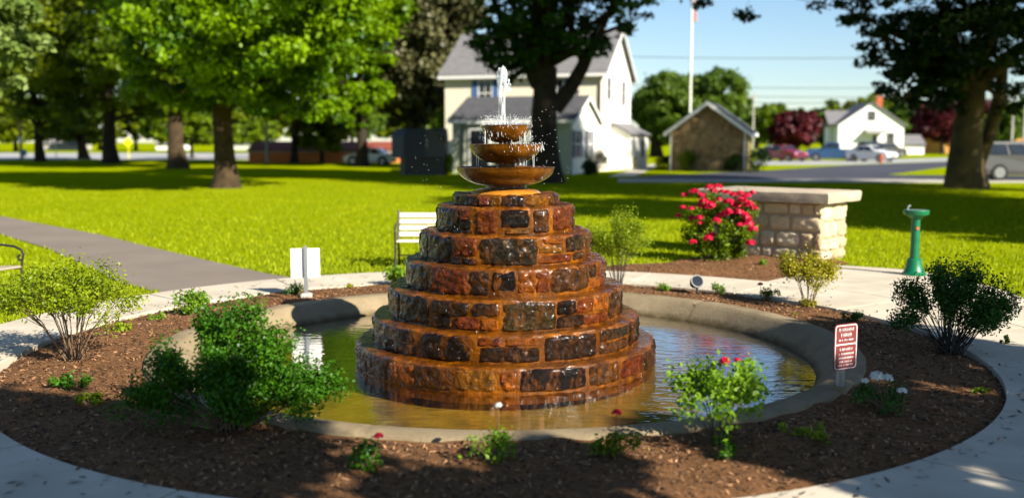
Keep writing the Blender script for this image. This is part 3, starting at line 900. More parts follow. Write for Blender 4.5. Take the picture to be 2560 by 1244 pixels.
# ------------------------------------------------------------------ plants
def spread_stems(mb, n, h, rad, r0, base_r=.05, curve=.5, g=None):
    tips = []
    for k in range(n):
        a = 2 * math.pi * (k + random.random()) / n; q = math.sqrt(random.random()) * rad
        b0 = Vector((math.cos(a) * base_r * random.random(), math.sin(a) * base_r * random.random(), -.02))
        tip = Vector((math.cos(a) * q, math.sin(a) * q, h * random.uniform(.72, 1.0) * (1 - .25 * (q / rad) ** 2)))
        mid = b0.lerp(tip, .5); mid.z += h * .10 * curve; mid.x *= .85; mid.y *= .85
        mb.tube([b0, b0.lerp(mid, .5), mid, mid.lerp(tip, .5) , tip], [r0, r0 * .85, r0 * .7, r0 * .5, r0 * .25], 5)
        tips.append((b0, mid, tip))
        for s_ in range(2):
            t2 = tip + Vector((random.gauss(0, .13) * rad, random.gauss(0, .13) * rad, random.uniform(-.18, .05) * h))
            mb.tube([mid, mid.lerp(t2, .5), t2], [r0 * .5, r0 * .38, r0 * .2], 4)
            tips.append((mid, mid.lerp(t2, .6), t2))
    return tips

def bush(name, label, cat, base, h, rad, nst, nleaf, size, lm, sm, frac=.45, clump=.16, group=None, up=.5, aspect=1.7, seed=1, scale=(1, 1, 1), r0=.006, base_leaves=0, lobes=None):
    random.seed(seed); g = np.random.default_rng(seed)
    t = thing(name, label, cat, base, 0, group)
    mb = MB()
    if lobes:
        tips = []
        for (lx, ly, lz, lr) in lobes:
            for k in range(nst):
                d = Vector((random.gauss(0, 1), random.gauss(0, 1), random.gauss(0, .8)))
                tip = Vector((lx, ly, lz)) + d.normalized() * lr * random.uniform(.3, .85)
                tip.z = max(tip.z, .05)
                b0 = Vector((random.gauss(0, .05), random.gauss(0, .05), -.02)); mid = b0.lerp(tip, .55); mid.z += .04
                mb.tube([b0, b0.lerp(mid, .5), mid, mid.lerp(tip, .5), tip], [r0, r0 * .8, r0 * .6, r0 * .4, r0 * .2], 5)
                tips.append((b0, mid, tip))
    else: tips = spread_stems(mb, nst, h, rad, r0)
    st = mb.build('stem', sm, t); st.scale = scale
    cen, rd_ = [], []
    for b0, mid, tip in tips:
        cen.append(tip); rd_.append(clump * h * random.uniform(.7, 1.2))
        for q in (.35, .7):
            p = mid.lerp(tip, q)
            if p.z > frac * h:
                cen.append(p); rd_.append(clump * h * random.uniform(.5, .9))
    if base_leaves:
        for k in range(base_leaves):
            a = random.uniform(0, 6.28); q = random.random() * rad * .35
            cen.append((math.cos(a) * q, math.sin(a) * q, h * .06)); rd_.append(h * .08)
    V, T = leaf_cloud(cen, rd_, max(4, nleaf // len(cen)), size, up, .4, aspect, .2, g)
    o = fast_mesh('foliage', V, 4, lm, t, T); o.scale = scale
    return t

def clump_plant(name, label, cat, base, parts, nleaf, size, lm, flowers=(), group=None, seed=1, stalk=None, aspect=1.6):
    """low plant: leaf mounds (x,y,z,r) plus blooms (x,y,z,r,material)"""
    random.seed(seed); g = np.random.default_rng(seed)
    t = thing(name, label, cat, base, 0, group)
    mb = MB()
    cen = [(p[0], p[1], p[2]) for p in parts]; rd_ = [p[3] for p in parts]
    for p in parts:
        for k in range(3):
            e = Vector(p[:3]) + Vector((random.gauss(0, .5) * p[3], random.gauss(0, .5) * p[3], random.uniform(-.2, .6) * p[3]))
            mb.tube([(random.gauss(0, .01), random.gauss(0, .01), -.02), (e.x * .6, e.y * .6, e.z * .6), e], [.004, .003, .002], 5)
    for f in flowers:
        mb.tube([(f[0] * .3, f[1] * .3, .02), (f[0] * .8, f[1] * .8, f[2] * .6), (f[0], f[1], f[2])], [.004, .003, .0025], 5)
    mb.build('stem', M['twig'], t)
    V, T = leaf_cloud(cen, rd_, max(6, nleaf // len(cen)), size, .7, .5, aspect, .1, g)
    fast_mesh('foliage', V, 4, lm, t, T)
    for f in flowers: bloom(f[0], f[1], f[2], f[3], f[4], t, g)
    return t

def bloom(x, y, z, r, mat, parent, g, name='flower'):
    n = 34
    k = np.arange(n); ph = k * 2.39996; q = np.sqrt((k + .5) / n)
    d = np.stack([np.cos(ph) * q, np.sin(ph) * q, .95 - q * .9], 1)
    d = unit(d + g.normal(0, .1, d.shape))
    pos = np.array([x, y, z]) + d * r * (.45 + .45 * q[:, None])
    nrm = d + np.array([0, 0, .4]) + g.normal(0, .3, d.shape)
    V = leaf_quads(pos, nrm, r * 1.0, 1.15, .25, .2, g=g)
    return fast_mesh(name, V, 4, mat, parent, g.uniform(0, 1, n))

bush('shrub', 'large dark green shrub in front left of the basin with open stems', 'shrub', G(575, 1075), .80, .7, 9, 30000, .028, M['l_bush'], M['twig'], .30, .12, seed=11, r0=.006,
     lobes=[(.04, .1, .74, .17), (-.20, .15, .62, .19), (.26, .1, .58, .19), (-.36, 0, .46, .22), (-.08, -.05, .46, .24), (.22, -.1, .42, .24), (.46, 0, .38, .2), (.48, -.1, .22, .18), (.2, -.2, .20, .18), (-.60, 0, .26, .19), (.62, .0, .30, .15), (-.36, -.1, .20, .16), (.0, -.2, .26, .18)])
bush('shrub', 'yellow green shrub at the left edge with many bare spreading stems', 'shrub', G(185, 905), .86, .64, 22, 9500, .030, M['l_yellow'], M['twig'], .55, .13, seed=12)
bush('shrub', 'dark green shrub growing in the shaded bed right of the maroon sign', 'shrub', G(2375, 885), .82, .58, 9, 15000, .028, M['l_bushdark'], M['twig_dark'], .36, .12, seed=13,
     lobes=[(-.12, 0, .74, .16), (.16, .05, .72, .15), (-.34, .1, .56, .18), (.0, -.1, .54, .2), (.34, 0, .54, .18), (.50, .05, .42, .15), (-.44, 0, .34, .13), (.2, -.15, .40, .17)])
bush('shrub', 'small lime shrub on thin stems standing beside the drinking fountain walk', 'shrub', G(2020, 768), .68, .30, 10, 6000, .032, M['l_gold'], M['twig'], .58, .17, seed=14, base_leaves=5)
bush('shrub', 'feathery light green shrub just right of the stone tiers behind the basin', 'shrub', G(1545, 722), 1.0, .42, 22, 11000, .034, M['l_yellow'], M['twig_dark'], .26, .12, seed=15, aspect=3.2, r0=.004)
rb = bush('shrub', 'thin leggy green rose in front of the blue water at right', 'rose bush', G(1795, 1118), .55, .34, 11, 3200, .036, M['l_lime'], M['twig_dark'], .60, .17, seed=16, r0=.004, base_leaves=4)
g16 = np.random.default_rng(5)
bloom(.02, -.05, .56, .03, M['red_petal'], rb, g16); bloom(.13, .1, .53, .02, M['red_petal'], rb, g16)

# big red rose bush
b0 = G(1795, 652)
rose = bush('rose_bush', 'tall rose bush covered in red blooms beside the limestone pillar', 'rose bush', b0, 1.12, .52, 6, 9500, .05, M['l_mid'], M['twig_dark'], .12, .11, seed=17,
            lobes=[(0, 0, .95, .24), (-.33, 0, .80, .25), (.34, 0, .82, .25), (-.42, 0, .48, .24), (.42, 0, .50, .24), (0, -.2, .52, .3), (-.22, -.15, .22, .22), (.24, -.1, .22, .22), (0, -.1, .14, .18)])
random.seed(5); g = np.random.default_rng(55)
rose_px = [(1735, 480), (1755, 490), (1775, 470), (1785, 478), (1795, 468), (1805, 480), (1818, 482), (1835, 488), (1850, 484), (1866, 490), (1882, 482), (1712, 488), (1797, 500), (1760, 505), (1748, 515), (1768, 520), (1822, 505), (1840, 515), (1856, 500), (1872, 512), (1884, 520), (1706, 520), (1728, 522), (1812, 535), (1820, 530), (1800, 540), (1730, 546), (1748, 545), (1696, 540), (1748, 558), (1868, 548), (1872, 560), (1864, 540), (1850, 562), (1882, 574), (1770, 596), (1778, 590), (1732, 606), (1876, 608), (1790, 552), (1846, 530), (1776, 512)]
for (px, py) in rose_px:
    dy = random.uniform(-.45, -.1) if py > 495 else random.uniform(-.3, .2)
    p = Wp(px, py, b0.y + dy) - b0
    bloom(p.x, p.y, p.z, random.uniform(.05, .075), M['red_petal'], rose, g)

# small bedding plants
def sp(px, py, label, lm, w_, h_, fl=(), n=420, size=.03, seed=1, name='bedding_plant', cat='plant', aspect=1.6):
    b = G(px, py); random.seed(seed)
    parts = [(random.gauss(0, w_ * .28), random.gauss(0, w_ * .22), h_ * random.uniform(.35, .75), min(w_, h_) * random.uniform(.25, .42)) for _ in range(6)]
    return clump_plant(name, label, cat, b, parts, n, size, lm, fl, None, seed, aspect=aspect)
RP, WPm, PP = M['red_petal'], M['white_petal'], M['pink_petal']
sp(910, 1180, 'small rose with one red bloom in the front mulch left of centre', M['l_bush'], .20, .17, [(.09, 0, .215, .025, RP)], seed=21, name='rose_plant', cat='rose')
sp(1246, 1162, 'small green rose with one pale bud on a tall stalk', M['l_lime'], .22, .22, [(0, 0, .36, .022, WPm)], seed=22, name='rose_plant', cat='rose')
sp(1528, 1155, 'small green rose with one red bloom close to the basin rim', M['l_mid'], .20, .21, [(.03, 0, .30, .028, RP)], seed=23, name='rose_plant', cat='rose')
sp(2225, 1035, 'dark leafed rose with white blooms beside the maroon sign', M['l_bushdark'], .30, .22, [(-.10, 0, .27, .045, WPm), (-.02, .02, .255, .035, WPm), (.07, -.02, .17, .03, WPm), (-.17, .03, .23, .025, WPm)], n=700, seed=24, name='rose_plant', cat='rose')
sp(2022, 1108, 'low yellow green plant with a sunlit tip in the front right mulch', M['l_yellow'], .30, .11, n=260, seed=25)
sp(1812, 1160, 'small bright green sprig at the foot of the leggy rose', M['l_bush'], .10, .14, n=150, seed=26)
sp(165, 980, 'dark green low plant in the mulch below the yellow green shrub', M['l_bush'], .24, .14, n=450, seed=27)
sp(228, 1018, 'mid green low plant nearest the large dark green shrub', M['l_mid'], .18, .12, n=350, seed=28)
sp(310, 834, 'little lime plant on the left walk edge beside the yellow green shrub', M['l_yellow'], .16, .13, n=260, seed=29)
sp(396, 806, 'tiny lime plant on the left walk edge farther from the shrub', M['l_lime'], .13, .10, n=200, seed=30)
sp(478, 792, 'bright green leafy plant behind the large dark green shrub', M['l_lime'], .34, .30, n=900, size=.04, seed=31)
sp(735, 742, 'small dark rounded plant beside the white sign post', M['l_bushdark'], .17, .17, n=420, seed=32)
sp(882, 724, 'tiny reddish yellow plant on the mulch right of the white sign', M['l_gold'], .14, .08, n=160, seed=33)
sp(992, 718, 'bright green leafy plant touching the left side of the stone tiers', M['l_lime'], .26, .26, n=900, size=.045, seed=34)
sp(1662, 730, 'tiny lime plant left of the black floodlight', M['l_lime'], .14, .12, n=200, seed=35)
sp(1800, 740, 'small lime plant right of the black floodlight', M['l_lime'], .14, .15, n=240, seed=36)
sp(1916, 752, 'small dark rose with one pink bloom on the far mulch edge', M['l_mid'], .16, .16, [(-.08, 0, .20, .03, PP), (.05, .02, .19, .015, PP)], n=260, seed=37, name='rose_plant', cat='rose')
sp(2140, 806, 'small dark plant behind the maroon sign on the walk edge', M['l_bushdark'], .16, .13, n=260, seed=38)
sp(1985, 792, 'flat lime seedling at the foot of the small lime shrub', M['l_yellow'], .14, .05, n=120, seed=39)
sp(2512, 868, 'thin green sprig standing at the right walk edge', M['l_mid'], .06, .16, n=90, seed=40)
sp(2452, 982, 'broad pale green weed lying flat in the shaded right mulch', M['l_mid'], .16, .04, n=60, size=.05, seed=41)
sp(1905, 668, 'small lime weed in the mulch in front of the limestone pillar', M['l_lime'], .16, .14, n=200, seed=42)
sp(1965, 652, 'grey green weed close against the limestone pillar base', M['l_mid'], .14, .13, n=200, seed=43)

# ------------------------------------------------------------------ benches
def park_bench(label, base, rz, arm=True, slat='slat'):
    t = thing('park_bench', label, 'bench', base, rz, 'benches around the fountain')
    L = 1.5
    for k in range(4):
        z = .50 + k * .094
        mb = MB(); mb.box((L / 2, .42 + (z - .45) * .22, z), (L - .03, .022, .074), Matrix.Rotation(-.22, 3, 'X'), bev=.006)
        mb.build('back_slat', M[slat], t)
    for k in range(4):
        mb = MB(); mb.box((L / 2, .02 + k * .105, .43 - k * .006), (L - .03, .088, .026), bev=.006)
        mb.build('seat_slat', M[slat], t)
    for x in (0, L):
        mb = MB()
        mb.tube([(x, -.05, 0), (x, -.02, .2), (x, .0, .41), (x, .2, .40), (x, .40, .40), (x, .46, .2), (x, .52, 0)], .016, 8)
        mb.tube([(x, .40, .40), (x, .45, .6), (x, .51, .86)], .016, 8)
        if arm:
            sc = [(x, .49, .64), (x, .30, .675), (x, .10, .665), (x, -.01, .63), (x, -.045, .57), (x, -.02, .51), (x, .03, .505), (x, .045, .545), (x, .015, .565)]
            mb.tube(sc, .015, 8); mb.tube([(x, -.02, .51), (x, 0, .41)], .014, 8)
        mb.build('end_frame', M['iron'], t, smooth=True)
    mb = MB(); mb.tube([(0, .24, .20), (L, .24, .20)], .011, 8); mb.build('stretcher', M['iron'], t)
    return t
p = G(989, 676); park_bench('pale slatted park bench standing on the grass behind the stone fountain', (p.x, p.y, 0), 0)
p = G(58, 756); park_bench('black iron armed park bench cut by the left edge of the photo', (p.x - 1.5 * math.cos(R(68)), p.y - 1.5 * math.sin(R(68)), 0), R(68), slat='slat_shaded')

# ------------------------------------------------------------------ signs, floodlight, drinking fountain
p = G(766, 748)
t = thing('notice_sign', 'white backed notice sign on a short grey post in the far left mulch', 'sign', (p.x, p.y, 0), R(8))
MB().box((0, .0, .03), (.14, .14, .10), bev=.02).build('footing', M['kerb'], t)
mb = MB(); mb.box((0, 0, .34), (.045, .03, .62), bev=.006); mb.build('post', M['steel'], t)
mb = MB(); mb.box((-.005, .022, .44), (.345, .006, .355), bev=.002); mb.build('panel', M['white'], t)
mb = MB()
for z in (.32, .56): mb.lathe([(.008, -.003), (.008, .004), (.0005, .006)], 8, (0, -.018, z), M=Matrix.Rotation(R(90), 3, 'X'))
mb.build('bolt', M['steel'], t)

p = G(2099, 990)
rz = math.atan2(-.88, .47) + math.pi / 2
t = thing('warning_sign', 'maroon warning sign with white lettering on a post at the basin rim', 'sign', (p.x, p.y, 0), rz)
mb = MB(); mb.lathe([(.055, -.05), (.052, .07), (.045, .085)], 20); mb.build('footing', M['rim'], t, smooth=True)
mb = MB(); mb.lathe([(.032, .05), (.032, .50)], 16); mb.build('post', M['steel'], t, smooth=True)
def rrect(w_, h_, r_, n=5):
    o = []
    for cx_, cz_, a0 in ((w_ / 2 - r_, h_ / 2 - r_, 0), (-w_ / 2 + r_, h_ / 2 - r_, 90), (-w_ / 2 + r_, -h_ / 2 + r_, 180), (w_ / 2 - r_, -h_ / 2 + r_, 270)):
        for k in range(n + 1): o.append((cx_ + r_ * math.cos(R(a0 + 90 * k / n)), cz_ + r_ * math.sin(R(a0 + 90 * k / n))))
    return o
ZC = .385
def plate(pl, y0, y1, name, m, par, zc=ZC):
    n = len(pl)
    vs = [(x, y0, z + zc) for x, z in pl] + [(x, y1, z + zc) for x, z in pl]
    fs = [tuple(range(n)), tuple(range(2 * n - 1, n - 1, -1))] + [(i, n + i, n + (i + 1) % n, (i + 1) % n) for i in range(n)]
    return MB().add(vs, fs).build(name, m, par)
pn = plate(rrect(.235, .345, .03), -.042, -.036, 'panel', M['sign_red'], t)
mb = MB()
o_, i_ = rrect(.222, .332, .026), rrect(.206, .316, .02)
n = len(o_)
mb.add([(x, -.0445, z + ZC) for x, z in o_] + [(x, -.0445, z + ZC) for x, z in i_], [(k, (k + 1) % n, n + (k + 1) % n, n + k) for k in range(n)])
mb.box((0, -.0445, ZC + .02), (.20, .002, .010)); mb.build('border', M['sign_white'], pn)
mb = MB(); random.seed(3)   # worn lettering, too small to read in the photograph
for z, w_, hh in ((.130, .150, .026), (.090, .110, .028), (.052, .15, .016), (-.018, .125, .022), (-.052, .14, .017), (-.082, .15, .017), (-.110, .13, .016), (-.136, .15, .014)):
    if abs(z + .018) < .001: mb.build('lettering', M['sign_white'], pn); mb = MB()
    x = -w_ / 2
    while x < w_ / 2:
        lw = random.uniform(.007, .012)
        mb.box((x + lw / 2, -.0445, ZC + z), (lw * .8, .002, hh * .18)); mb.box((x + lw * .2, -.0445, ZC + z), (lw * .3, .0024, hh)); 
        if random.random() < .6: mb.box((x + lw * .75, -.0445, ZC + z + hh * .1), (lw * .28, .0026, hh * .8))
        x += lw + .003 + (random.random() < .14) * .008
mb.build('lettering', M['sign_white'], pn)

p = G(1742, 738)
t = thing('floodlight', 'small black garden floodlight on a stake in the far mulch', 'floodlight', (p.x, p.y, 0), R(15))
mb = MB(); mb.lathe([(.008, -.05), (.022, .0), (.022, .03), (.012, .04), (.012, .10)], 12); mb.build('stake', M['iron'], t, smooth=True)
Rm = Matrix.Rotation(R(62), 3, 'X')
mb = MB(); mb.lathe([(.02, -.11), (.05, -.09), (.078, -.02), (.085, .02), (.085, .035), (.07, .035), (.065, .01), (.0005, .01)], 28, (0, .02, .165), M=Rm); mb.build('head', M['iron'], t, smooth=True)
mb = MB(); mb.lathe([(.068, .024), (.0005, .026)], 28, (0, .02, .165), M=Rm); mb.build('lens', M['glass'], t, smooth=True)

p = G(2284, 692)
t = thing('drinking_fountain', 'green pedestal drinking fountain with a silver bowl on the right walk', 'drinking fountain', (p.x, p.y, .03))
mb = MB(); mb.lathe([(.17, 0), (.17, .02), (.15, .03), (.125, .08), (.105, .16), (.10, .22), (.085, .235)], 32); mb.build('base', M['green_paint'], t, smooth=True)
mb = MB(); mb.lathe([(.066, .22), (.060, .4), (.058, .80)], 28); mb.build('pedestal', M['green_paint'], t, smooth=True)
hd = MB().lathe([(.075, .79), (.10, .82), (.165, .85), (.175, .90), (.165, .915), (.15, .91), (.10, .885), (.0005, .88)], 36).build('bowl', M['green_paint'], t, smooth=True)
MB().lathe([(.148, .912), (.10, .892), (.0005, .885)], 30).build('basin_lining', M['steel'], hd, smooth=True)
mb = MB(); mb.tube([(-.12, 0, .90), (-.12, 0, .955), (-.105, 0, .975), (-.085, 0, .97)], .012, 8); mb.build('spout', M['steel'], t, smooth=True)
mb = MB(); mb.lathe([(.022, 0), (.022, .012), (.0005, .014)], 14, (0, -.060, .66), M=Matrix.Rotation(R(90), 3, 'X')); mb.build('push_button', M['terracotta'], t)

# ------------------------------------------------------------------ limestone pillar
p = G(2052, 656)
rzp = math.atan2(.66, -.75) - math.pi      # local -x runs along the shaded face, +y along the sunny one
t = thing('limestone_pillar', 'squat limestone wall pillar with a thick overhanging capstone', 'pillar', (p.x, p.y, 0), rzp)
PL, PW, PH = 2.0, .95, .93
mb = MB()
mb.box((-PL / 2, PW / 2, PH / 2 - .05), (PL - .04, PW - .04, PH + .1), mi=0)
random.seed(9)
def flat_stone(o_, ux, uz, nrm, w_, h_, col, seed):
    nu, nv = max(5, int(w_ / .03)), max(4, int(h_ / .03))
    vs, fs = [], []
    for i in range(nv + 1):
        for k in range(nu + 1):
            u, v = 2 * k / nu - 1, 2 * i / nv - 1
            uu, vv = u * (1 - .13 * abs(v) ** 3), v * (1 - .13 * abs(u) ** 3)
            uu += .10 * abs(u) ** 3 * mnoise.noise((u * 2 + seed, v * 2, 1)); vv += .10 * abs(v) ** 3 * mnoise.noise((u * 2, v * 2 + seed, 4))
            e = max(abs(u), abs(v))
            d = .034 * (1 - e ** 8) - .020 + (.022 * mnoise.noise((u * 2 + seed, v * 2, 9)) if e < .99 else -.01)
            vs.append(o_ + ux * (uu * w_ / 2) + uz * (vv * h_ / 2) + nrm * d)
    for i in range(nv):
        for k in range(nu):
            q = i * (nu + 1) + k
            fs.append((q, q + 1, q + nu + 2, q + nu + 1))
    mb.add(vs, fs, 1, col)
cols = [(.50, .40, .25), (.42, .32, .19), (.58, .48, .33), (.35, .26, .15), (.52, .43, .30), (.46, .38, .26)]
sd = 1
for (org, ux, nrm, Lf) in ((Vector((-PL, 0, 0)), Vector((1, 0, 0)), Vector((0, -1, 0)), PL), (Vector((0, 0, 0)), Vector((0, 1, 0)), Vector((1, 0, 0)), PW),
                           (Vector((0, PW, 0)), Vector((-1, 0, 0)), Vector((0, 1, 0)), PL), (Vector((-PL, PW, 0)), Vector((0, -1, 0)), Vector((-1, 0, 0)), PW)):
    z = 0
    while z < PH - .04:
        hh = min(random.uniform(.14, .27), PH - z)
        if PH - z - hh < .1: hh = PH - z
        x = 0
        while x < Lf - .03:
            ww = min(random.uniform(.17, .46), Lf - x)
            if Lf - x - ww < .12: ww = Lf - x
            flat_stone(org + ux * (x + ww / 2) + Vector((0, 0, z + hh / 2)), ux, Vector((0, 0, 1)), nrm, ww - .014, hh - .014, random.choice(cols), sd); sd += 3
            x += ww
        z += hh
mb.build('stone_body', [M['mortar_pale'], M['limestone']], t, smooth=True, colattr=True)
mb = MB()
nx, ny = 26, 12; ov = .16
poly = []
for k in range(nx): poly.append((-PL - ov + (PL + 2 * ov) * k / nx, -ov))
for k in range(ny): poly.append((ov, -ov + (PW + 2 * ov) * k / ny))
for k in range(nx): poly.append((ov - (PL + 2 * ov) * k / nx, PW + ov))
for k in range(ny): poly.append((-PL - ov, PW + ov - (PW + 2 * ov) * k / ny))
n = len(poly); vs = []; zs = [.925, .935, .985, 1.03, 1.085, 1.10]; ins = [.06, .01, 0, .0, .008, .04]
cx_, cy_ = -PL / 2, PW / 2
for z, i_ in zip(zs, ins):
    for q, (x, y) in enumerate(poly):
        k = 1 - i_ / 1.2
        e = .016 * mnoise.noise((x * 5, y * 5, z * 9))
        vs.append((cx_ + (x - cx_) * (k + e), cy_ + (y - cy_) * (k + e), z + .006 * mnoise.noise((x * 4, y * 4, 2))))
fs = [tuple(range(n - 1, -1, -1)), tuple(range(5 * n, 6 * n))]
for i in range(5):
    for k in range(n): fs.append((i * n + k, i * n + (k + 1) % n, i * n + n + (k + 1) % n, i * n + n + k))
mb.add(vs, fs, 0, (.40, .325, .235)); mb.build('capstone', M['limestone'], t, smooth=True, colattr=True)

# ------------------------------------------------------------------ trees
def tree(name, label, base, trunk_r, fork_z, limbs, crowns, nclump, per, size, lm, bm, group=None, cat='tree', seed=1, squash=.55, clump=.22, flare=1.6, up=.7, lean=(0, 0), shell=.35):
    """crowns: (x, y, z, rx, ry, rz) relative to the base; limbs: lists of points with radii"""
    random.seed(seed); g = np.random.default_rng(seed)
    nclump = int(nclump * 1.7); per = int(per * 1.5); size *= 1.15
    t = thing(name, label, cat, base, 0, group)
    mb = MB()
    pts, rd_ = [], []
    for k in range(9):
        q = k / 8; z = -.1 + (fork_z + .1) * q
        pts.append((lean[0] * q + .05 * math.sin(q * 5 + seed) * trunk_r * 2, lean[1] * q, z))
        rd_.append(trunk_r * (1 + (flare - 1) * math.exp(-q * fork_z / (trunk_r * 1.6))) * (1 - .18 * q))
    mb.tube(pts, rd_, 18)
    for i in range(len(mb.v)):
        x, y, z = mb.v[i]; d = 1 + .10 * mnoise.noise((x * 2.2 / max(trunk_r, .2), y * 2.2 / max(trunk_r, .2), z * .9))
        mb.v[i] = (x * d, y * d, z)
    topc = Vector(pts[-1])
    for lp, lr in limbs: mb.tube(lp, lr, 10)
    cen, rd2 = [], []
    vol = [c[3] * c[4] * c[5] for c in crowns]; tot = sum(v ** .75 for v in vol)
    for c, v in zip(crowns, vol):
        m = max(3, int(nclump * v ** .75 / tot))
        d = unit(g.normal(size=(m, 3))); r = g.uniform(shell ** 3, 1, m) ** (1 / 3)
        q = np.array(c[:3]) + d * r[:, None] * np.array(c[3:])
        cen.append(q)
        s0 = max(clump * (c[3] + c[4] + c[5]) / 3, .055 * max(k[3] for k in crowns))
        s_ = g.uniform(.6, 1.25, m) * s0
        rd2.append(np.stack([s_, s_, s_ * squash], 1))
        if not limbs or len(crowns) < 3:
            for k in range(6):
                e = Vector(q[k % m]); s1 = topc - Vector((0, 0, random.uniform(0, .25) * fork_z))
                mid = s1.lerp(e, .5); mid.z += .3
                mb.tube([s1, mid, e], [trunk_r * .4, trunk_r * .25, trunk_r * .06], 7)
        else:
            for k in range(3):
                e = Vector(q[k % m]); s1 = topc
                if math.hypot(e.x - s1.x, e.y - s1.y) > 8 * trunk_r: continue
                mb.tube([s1, s1.lerp(e, .5) + Vector((0, 0, .25)), e], [trunk_r * .3, trunk_r * .16, trunk_r * .05], 6)
    cen = np.concatenate(cen); rd2 = np.concatenate(rd2)
    ps = np.maximum(12, (per * np.minimum(1.6, (rd2[:, 0] / rd2[:, 0].mean()) ** 1.6))).astype(int)
    V, T = leaf_cloud(cen, rd2, ps, size, up, .5, 1.5, .15, g)
    mb.build('trunk', bm, t, smooth=True)
    fast_mesh('crown', V, 4, lm, t, T)
    return t

def crown_px(base, px, py, rx, rz, ryf=1.0, dy=0.0):
    s = base.y / F * 1.0
    c = Wp(px, py, base.y + dy) - base
    return (c.x, dy, c.z, rx * s, rx * s * ryf, rz * s)

def limb_px(base, pts, rads, dys=None):
    o = []
    for i, (px, py) in enumerate(pts):
        d = dys[i] if dys else 0
        q = Wp(px, py, base.y + d) - base; o.append((q.x, d, q.z))
    return (o, rads)

# park trees on the left lawn
b = G(563, 470)
tree('maple_tree', 'nearest broad maple on the left lawn with a flared trunk', b, .42, 3.6,
     [limb_px(b, [(545, 260), (470, 200), (400, 160)], [.22, .14, .05]), limb_px(b, [(580, 260), (680, 190), (760, 160)], [.22, .14, .05]), limb_px(b, [(560, 280), (545, 130), (540, -80)], [.36, .3, .2])],
     [crown_px(b, 640, 40, 300, 160), crown_px(b, 480, 190, 170, 80), crown_px(b, 650, 200, 180, 80, 1, -1.5), crown_px(b, 780, 240, 130, 70), crown_px(b, 600, -180, 330, 170, 1.2), crown_px(b, 620, -400, 340, 200), crown_px(b, 620, 90, 250, 120, 1, -3.5), crown_px(b, 690, 20, 190, 90, 1, -5.5), crown_px(b, 840, 60, 120, 130), crown_px(b, 440, 60, 150, 120), crown_px(b, 470, 245, 130, 34)],
     430, 150, .20, M['l_maple'], M['bark'], seed=51, clump=.24)
b = G(443, 421)
tree('park_tree', 'thick trunked tree second from right among the left park trees', b, .55, 4.0, [],
     [crown_px(b, 430, 160, 200, 120), crown_px(b, 400, 0, 220, 140)], 110, 130, .32, M['l_mid'], M['bark'], seed=52)
b = G(277, 409)
tree('park_tree', 'spreading olive green tree with a dark trunk before the left street', b, .55, 4.4,
     [limb_px(b, [(277, 300), (330, 285), (390, 290)], [.25, .16, .08]), limb_px(b, [(270, 300), (268, 120), (270, -60)], [.45, .4, .25])],
     [crown_px(b, 300, 180, 240, 90), crown_px(b, 160, 230, 120, 80), crown_px(b, 130, 275, 120, 32), crown_px(b, 385, 270, 90, 30), crown_px(b, 290, 40, 250, 120), crown_px(b, 280, -120, 260, 120)], 170, 130, .38, M['l_olive'], M['bark_dark'], seed=53)
b = G(211, 398)
tree('park_tree', 'small leaning tree with a low rounded yellow green crown', b, .45, 3.2, [], [crown_px(b, 205, 325, 62, 30), crown_px(b, 180, 310, 50, 25)], 36, 110, .36, M['l_olive'], M['bark'], seed=54, lean=(-.4, 0))
b = G(737, 409)
tree('park_tree', 'slender dark trunked tree in front of the brick building', b, .30, 3.6, [], [crown_px(b, 735, 200, 130, 110), crown_px(b, 720, 20, 150, 130)], 90, 120, .36, M['l_mid'], M['bark_dark'], seed=55)
b = G(905, 417)
tree('park_tree', 'dark trunked deep green tree beside the white parked car', b, .42, 3.4, [], [crown_px(b, 870, 190, 110, 110), crown_px(b, 860, 20, 150, 120), crown_px(b, 890, 260, 60, 60)], 100, 130, .34, M['l_maple'], M['bark_dark'], seed=56)
b = G(1046, 414)
tree('copper_beech_tree', 'tall copper beech with dull grey brown leaves behind the dark container', b, .5, 3.0, [],
     [crown_px(b, 1055, 180, 120, 120), crown_px(b, 1080, 20, 120, 130), crown_px(b, 1000, 90, 90, 130), crown_px(b, 1000, 280, 60, 50)], 150, 130, .34, M['l_beech'], M['bark_dark'], seed=57, squash=.8, clump=.26)
b = G(-190, 520)
tree('park_tree', 'pale leafed tree whose branches enter at the left edge', b, .35, 3.5, [], [crown_px(b, -10, 60, 120, 120), crown_px(b, -20, 180, 100, 70), crown_px(b, -190, 0, 220, 200)], 120, 120, .20, M['l_pale'], M['bark'], seed=58, clump=.2)
b = G(100, 404)
tree('park_tree', 'dark olive tree standing far left behind the orange pole', b, .4, 4.0, [], [crown_px(b, 90, 240, 130, 100), crown_px(b, 70, 60, 160, 160)], 90, 120, .4, M['l_olive'], M['bark_dark'], seed=59)
# three young trees before and beside the brick building
for i, (px, py, cy_, rx, rz, lm, lab) in enumerate(((640, 396, 335, 60, 40, 'l_mid', 'young round tree left of the brick building'), (805, 408, 335, 70, 42, 'l_olive', 'bright spreading young tree before the brick building'), (480, 396, 320, 70, 45, 'l_mid', 'young green tree across the left street'))):
    b = G(px, py)
    tree('young_tree', lab, b, .18, 2.0, [], [crown_px(b, px, cy_, rx, rz)], 34, 110, .34, M[lm], M['bark_dark'], seed=61 + i)

